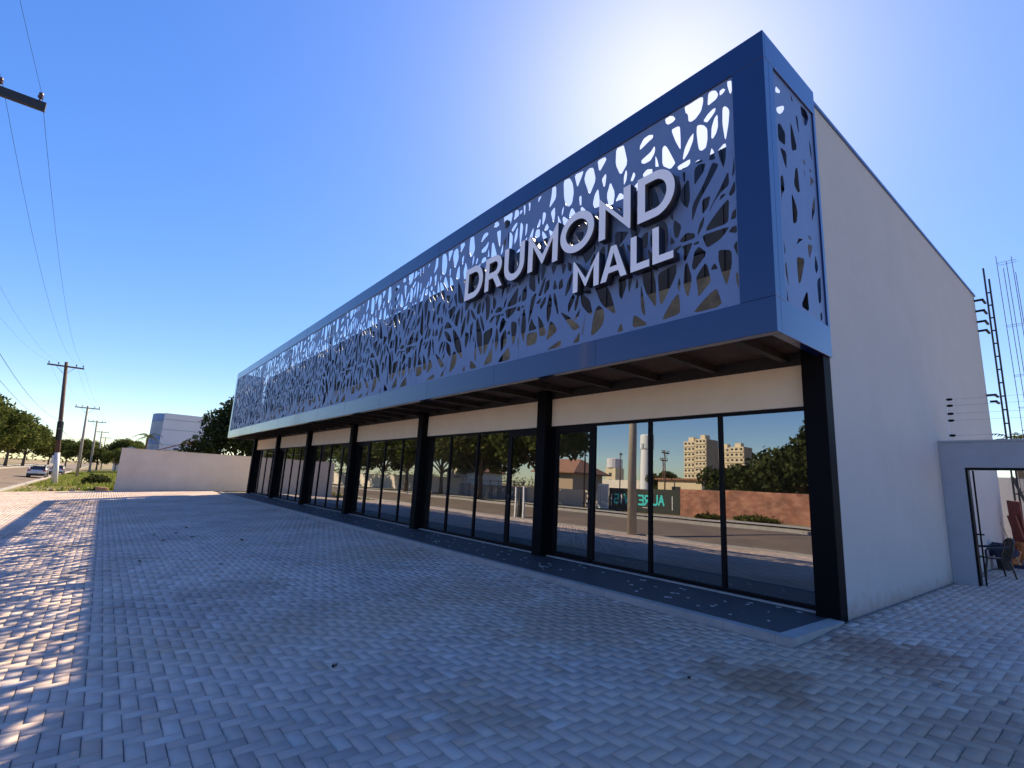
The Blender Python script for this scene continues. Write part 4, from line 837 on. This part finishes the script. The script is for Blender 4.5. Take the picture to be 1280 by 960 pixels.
b = MB()
for k in range(7): b.box(-2.95, -2.87, .004, .012, .3+.15*k, .4+.15*k)
b.build('painted_margin', M['signwhite'], mw)
wp = thing('white_gate', (-26.75,-25.5,0), 'white metal gate with grey bars left of the dark painted wall', 'gate')
b = MB(); b.box(-.6,.6,-.05,0,.05,2.1); b.build('panel', M['signwhite'], wp)
b = MB()
for k in range(6): b.box(-.5+.18*k,-.44+.18*k,.002,.03,.2,1.95)
b.build('bars', M['apt_grey'], wp)
tag(MB().box(-37,-27.4,-25.75,-25.5,-.1,1.45).build('low_wall', M['perim']), 'low grey wall left of the white gate across the street', 'wall')
ww = MB().box(-49.5,-37.02,-25.8,-25.5,-.1,1.35).build('low_wall', M['gate_wall']); tag(ww, 'low bluish grey wall under the street trees, mirrored in the second shop front', 'wall')
fe = thing('rail_fence', (-43,-25.3,0), 'pale post and rail fence on the far sidewalk under the trees', 'fence')
for k in range(9):
    b = MB(); b.box(-5.6+1.4*k,-5.5+1.4*k,-.05,.05,-.05,1.9); b.build('post', M['grey_steel'], fe)
b = MB(); b.box(-5.6,5.7,.052,.09,1.75,1.83); b.box(-5.6,5.7,.052,.09,1.2,1.26); b.build('rail', M['grey_steel'], fe)
ow = thing('white_wall', (-64,-26.2,0), 'long sunlit white wall behind the street trees, mirrored in the third shop front', 'wall')
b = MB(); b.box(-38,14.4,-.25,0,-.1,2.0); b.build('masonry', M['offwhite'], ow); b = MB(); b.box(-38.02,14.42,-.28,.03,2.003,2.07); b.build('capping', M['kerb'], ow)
wh = thing('white_house', (-58.5,-31,0), 'white gabled house behind the white wall, mirrored in the second shop front', 'house')
b = MB(); b.box(-3,2.4,-6,0,-.1,3.0); b.prism([(-3,3.002),(2.4,3.002),(-.3,4.2)], 1, -6, 0); b.build('wall', M['offwhite'], wh)
b = MB(); b.prism([(-3.4,2.86),(-.3,4.24),(2.8,2.86),(2.8,3.0),(-.3,4.42),(-3.4,3.0)], 1, -6.3, .35); b.build('roof', M['tile'], wh)
b = MB(); b.box(-1.0,.2,.002,.05,1.2,2.3); b.build('window', M['win'], wh)
hr = thing('tiled_house', (-53.5,-46,0), 'house with dark overhanging tiled roof, mirrored in the nearest shop door', 'house')
b = MB(); b.box(-5,2.6,-7,0,-.1,3.7); b.build('wall', M['tan'], hr)
b = MB(); b.add([(-6,.8,3.7),(3.6,.8,3.7),(3.6,-7.8,3.7),(-6,-7.8,3.7),(-3.2,-3.5,6.0),(.8,-3.5,6.0),(-6,.8,3.85),(3.6,.8,3.85),(3.6,-7.8,3.85),(-6,-7.8,3.85)],
  [(0,3,2,1),(0,1,7,6),(1,2,8,7),(2,3,9,8),(3,0,6,9),(6,7,5,4),(7,8,5),(8,9,4,5),(9,6,4)]); b.build('roof', M['tile'], hr)
b = MB(); b.box(-2,-.5,.002,.05,1.2,2.5); b.build('window', M['win'], hr)
th = thing('salmon_house', (-33,-46,0), 'low cream house with flat roof behind the dark painted wall', 'house')
b = MB(); b.box(-3.0,3.0,-5,0,-.1,3.1); b.build('wall', M['cream'], th); b = MB(); b.box(-3.3,3.3,-5.3,.3,3.1,3.3); b.build('roof', M['tile'], th); b = MB(); b.box(-1,.2,.002,.04,1.3,2.3); b.build('window', M['win'], th)
wt = thing('water_tower', (-63.6,-81,0), 'tall white cylindrical water tower, mirrored in the nearest shop front', 'water tower')
b = MB(); b.lathe([(0,-.2),(1.12,-.2),(1.12,10.4),(1.28,10.6),(1.28,13.3),(1.1,13.5),(0,13.6)], (0,0,0), 32); b.build('shaft', M['signwhite'], wt)
b = MB(); b.box(-.25,.25,1.27,1.36,10.7,11.6); b.box(-1.34,-1.26,-.3,.3,10.7,11.6); b.build('logo_plate', M['apt_grey'], wt)
b = MB(); b.tube([(-1.3,.3,0),(-1.3,.3,13.4)], .03, 5); b.build('ladder', M['grey_steel'], wt)
sw = thing('lattice_tower', (-129.5,-150,0), 'small distant water tank on a cream tower, mirrored left of the white water tower', 'water tower')
b = MB(); b.box(-2.4,2.4,-2.4,2.4,0,10.2); b.build('shaft', M['cream'], sw); b = MB(); b.lathe([(0,10.2),(2.9,10.3),(2.9,13.9),(0,14.4)], (0,0,0), 16); b.build('tank', M['apt_white'], sw)
for z in (2,4.5,7):
    b = MB(); b.box(-.6,.6,2.402,2.5,z,z+1.3); b.build('window', M['win'], sw)
def tower(x, y, wx, dy, h, nx, nz, label, top=True, tanside=True):
    t = thing('apartment_tower', (x,y,0), label, 'building', 'beige apartment towers in the reflection')
    b = MB(); b.box(-wx/2,wx/2,-dy,0,0,h); b.build('wall', M['cream'], t)
    if tanside:
        b = MB(); b.box(wx/2+.01,wx/2+.3,-dy,-.02,0,h-.3); b.build('side_wall', M['tan'], t)  # side face in a darker tone than the front
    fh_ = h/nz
    for j in range(nz):
        b = MB(); b.box(-wx/2+.2,wx/2-.2,.002,.30,j*fh_+.05,j*fh_+.95); b.build('balcony', M['cream'], t)
        for i in range(nx):
            cx_ = -wx/2+(i+.5)*wx/nx; w_ = wx/nx*.52
            if j*nx+i < 90: b = MB(); b.box(cx_-w_/2,cx_+w_/2,.003,.06,j*fh_+1.15,j*fh_+2.15); b.build('window', M['win'], t)
    if top:
        b = MB(); b.box(-wx*.25,wx*.2,-dy*.6,-dy*.2,h,h+2.2); b.build('roof_house', M['cream'], t)
    return t
tower(-141.6,-220,6.2,9,27.6,3,10,'beige apartment tower, leftmost of the three mirrored in the glass')
tower(-135.0,-219,5.6,11,28.6,3,10,'beige apartment tower, the middle and tallest one mirrored in the glass')
tower(-139.5,-250,7.6,9,26.0,3,9,'beige apartment tower half hidden behind a mullion, mirrored in the glass')
tower(-131.2,-249,7.8,9,26.2,3,9,'beige apartment tower with flat roof, rightmost one mirrored in the glass')
tag(MB().box(-152,-121,-200,-192,-.1,5.2).build('low_building', M['cream']), 'low cream building at the foot of the beige apartment towers', 'building')
tag(MB().box(-120,-88,-160,-150,-.1,5.0).build('low_building', M['offwhite']), 'low white building between the water tower and the beige towers', 'building')
tag(MB().box(-101,-74,-110,-100,-.1,4.4).build('low_building', M['offwhite']), 'long low white building below the white water tower', 'building')
FP = 'utility poles across the street in the reflection'
for x, y, h, lab in ((-28.3,-24.6,6.4,'slim utility pole with crossarm, mirrored in the nearest shop door'),(-34.3,-45,6.6,'slim pole right of the white water tower in the glass'),(-35.6,-46.5,5.8,'shorter slim pole next to the one beside the water tower'),(-53.2,-60,7.9,'plain dark pole right of the small water tank in the glass')):
    power_pole((x,y,gz(y)), h, h-.35, .75 if y > -50 else .3, M['pole_wood'], lab, FP, r_=.09)
vt = thing('verge_posts', (-24.6,-14.3,-.6), 'pair of short white posts with a dark shrub trunk by the near kerb', 'post')
for dx in (-.42,.42):
    b = MB(); b.box(dx-.055,dx+.055,-.055,.055,-.05,2.1 if dx > 0 else 2.0); b.build('post', M['signwhite'], vt)
b = MB(); b.tube([(0,0,-.05),(.05,.02,.8),(-.04,0,1.7)], [.14,.16,.05], 8); b.build('stake', M['steel'], vt)
for x, s_, lab in ((-46,.55,'small far tree behind the low building across the street'),(-70,.6,'far bushy tree left of the white water tower in the glass'),(-96,.7,'far tree at the foot of the small water tank'),(-38,.5,'small far tree left of the red brick wall in the glass')):
    place_tree(1, x, -95 if x < -60 else -62, s_, lab, 'far trees across the street in the reflection')
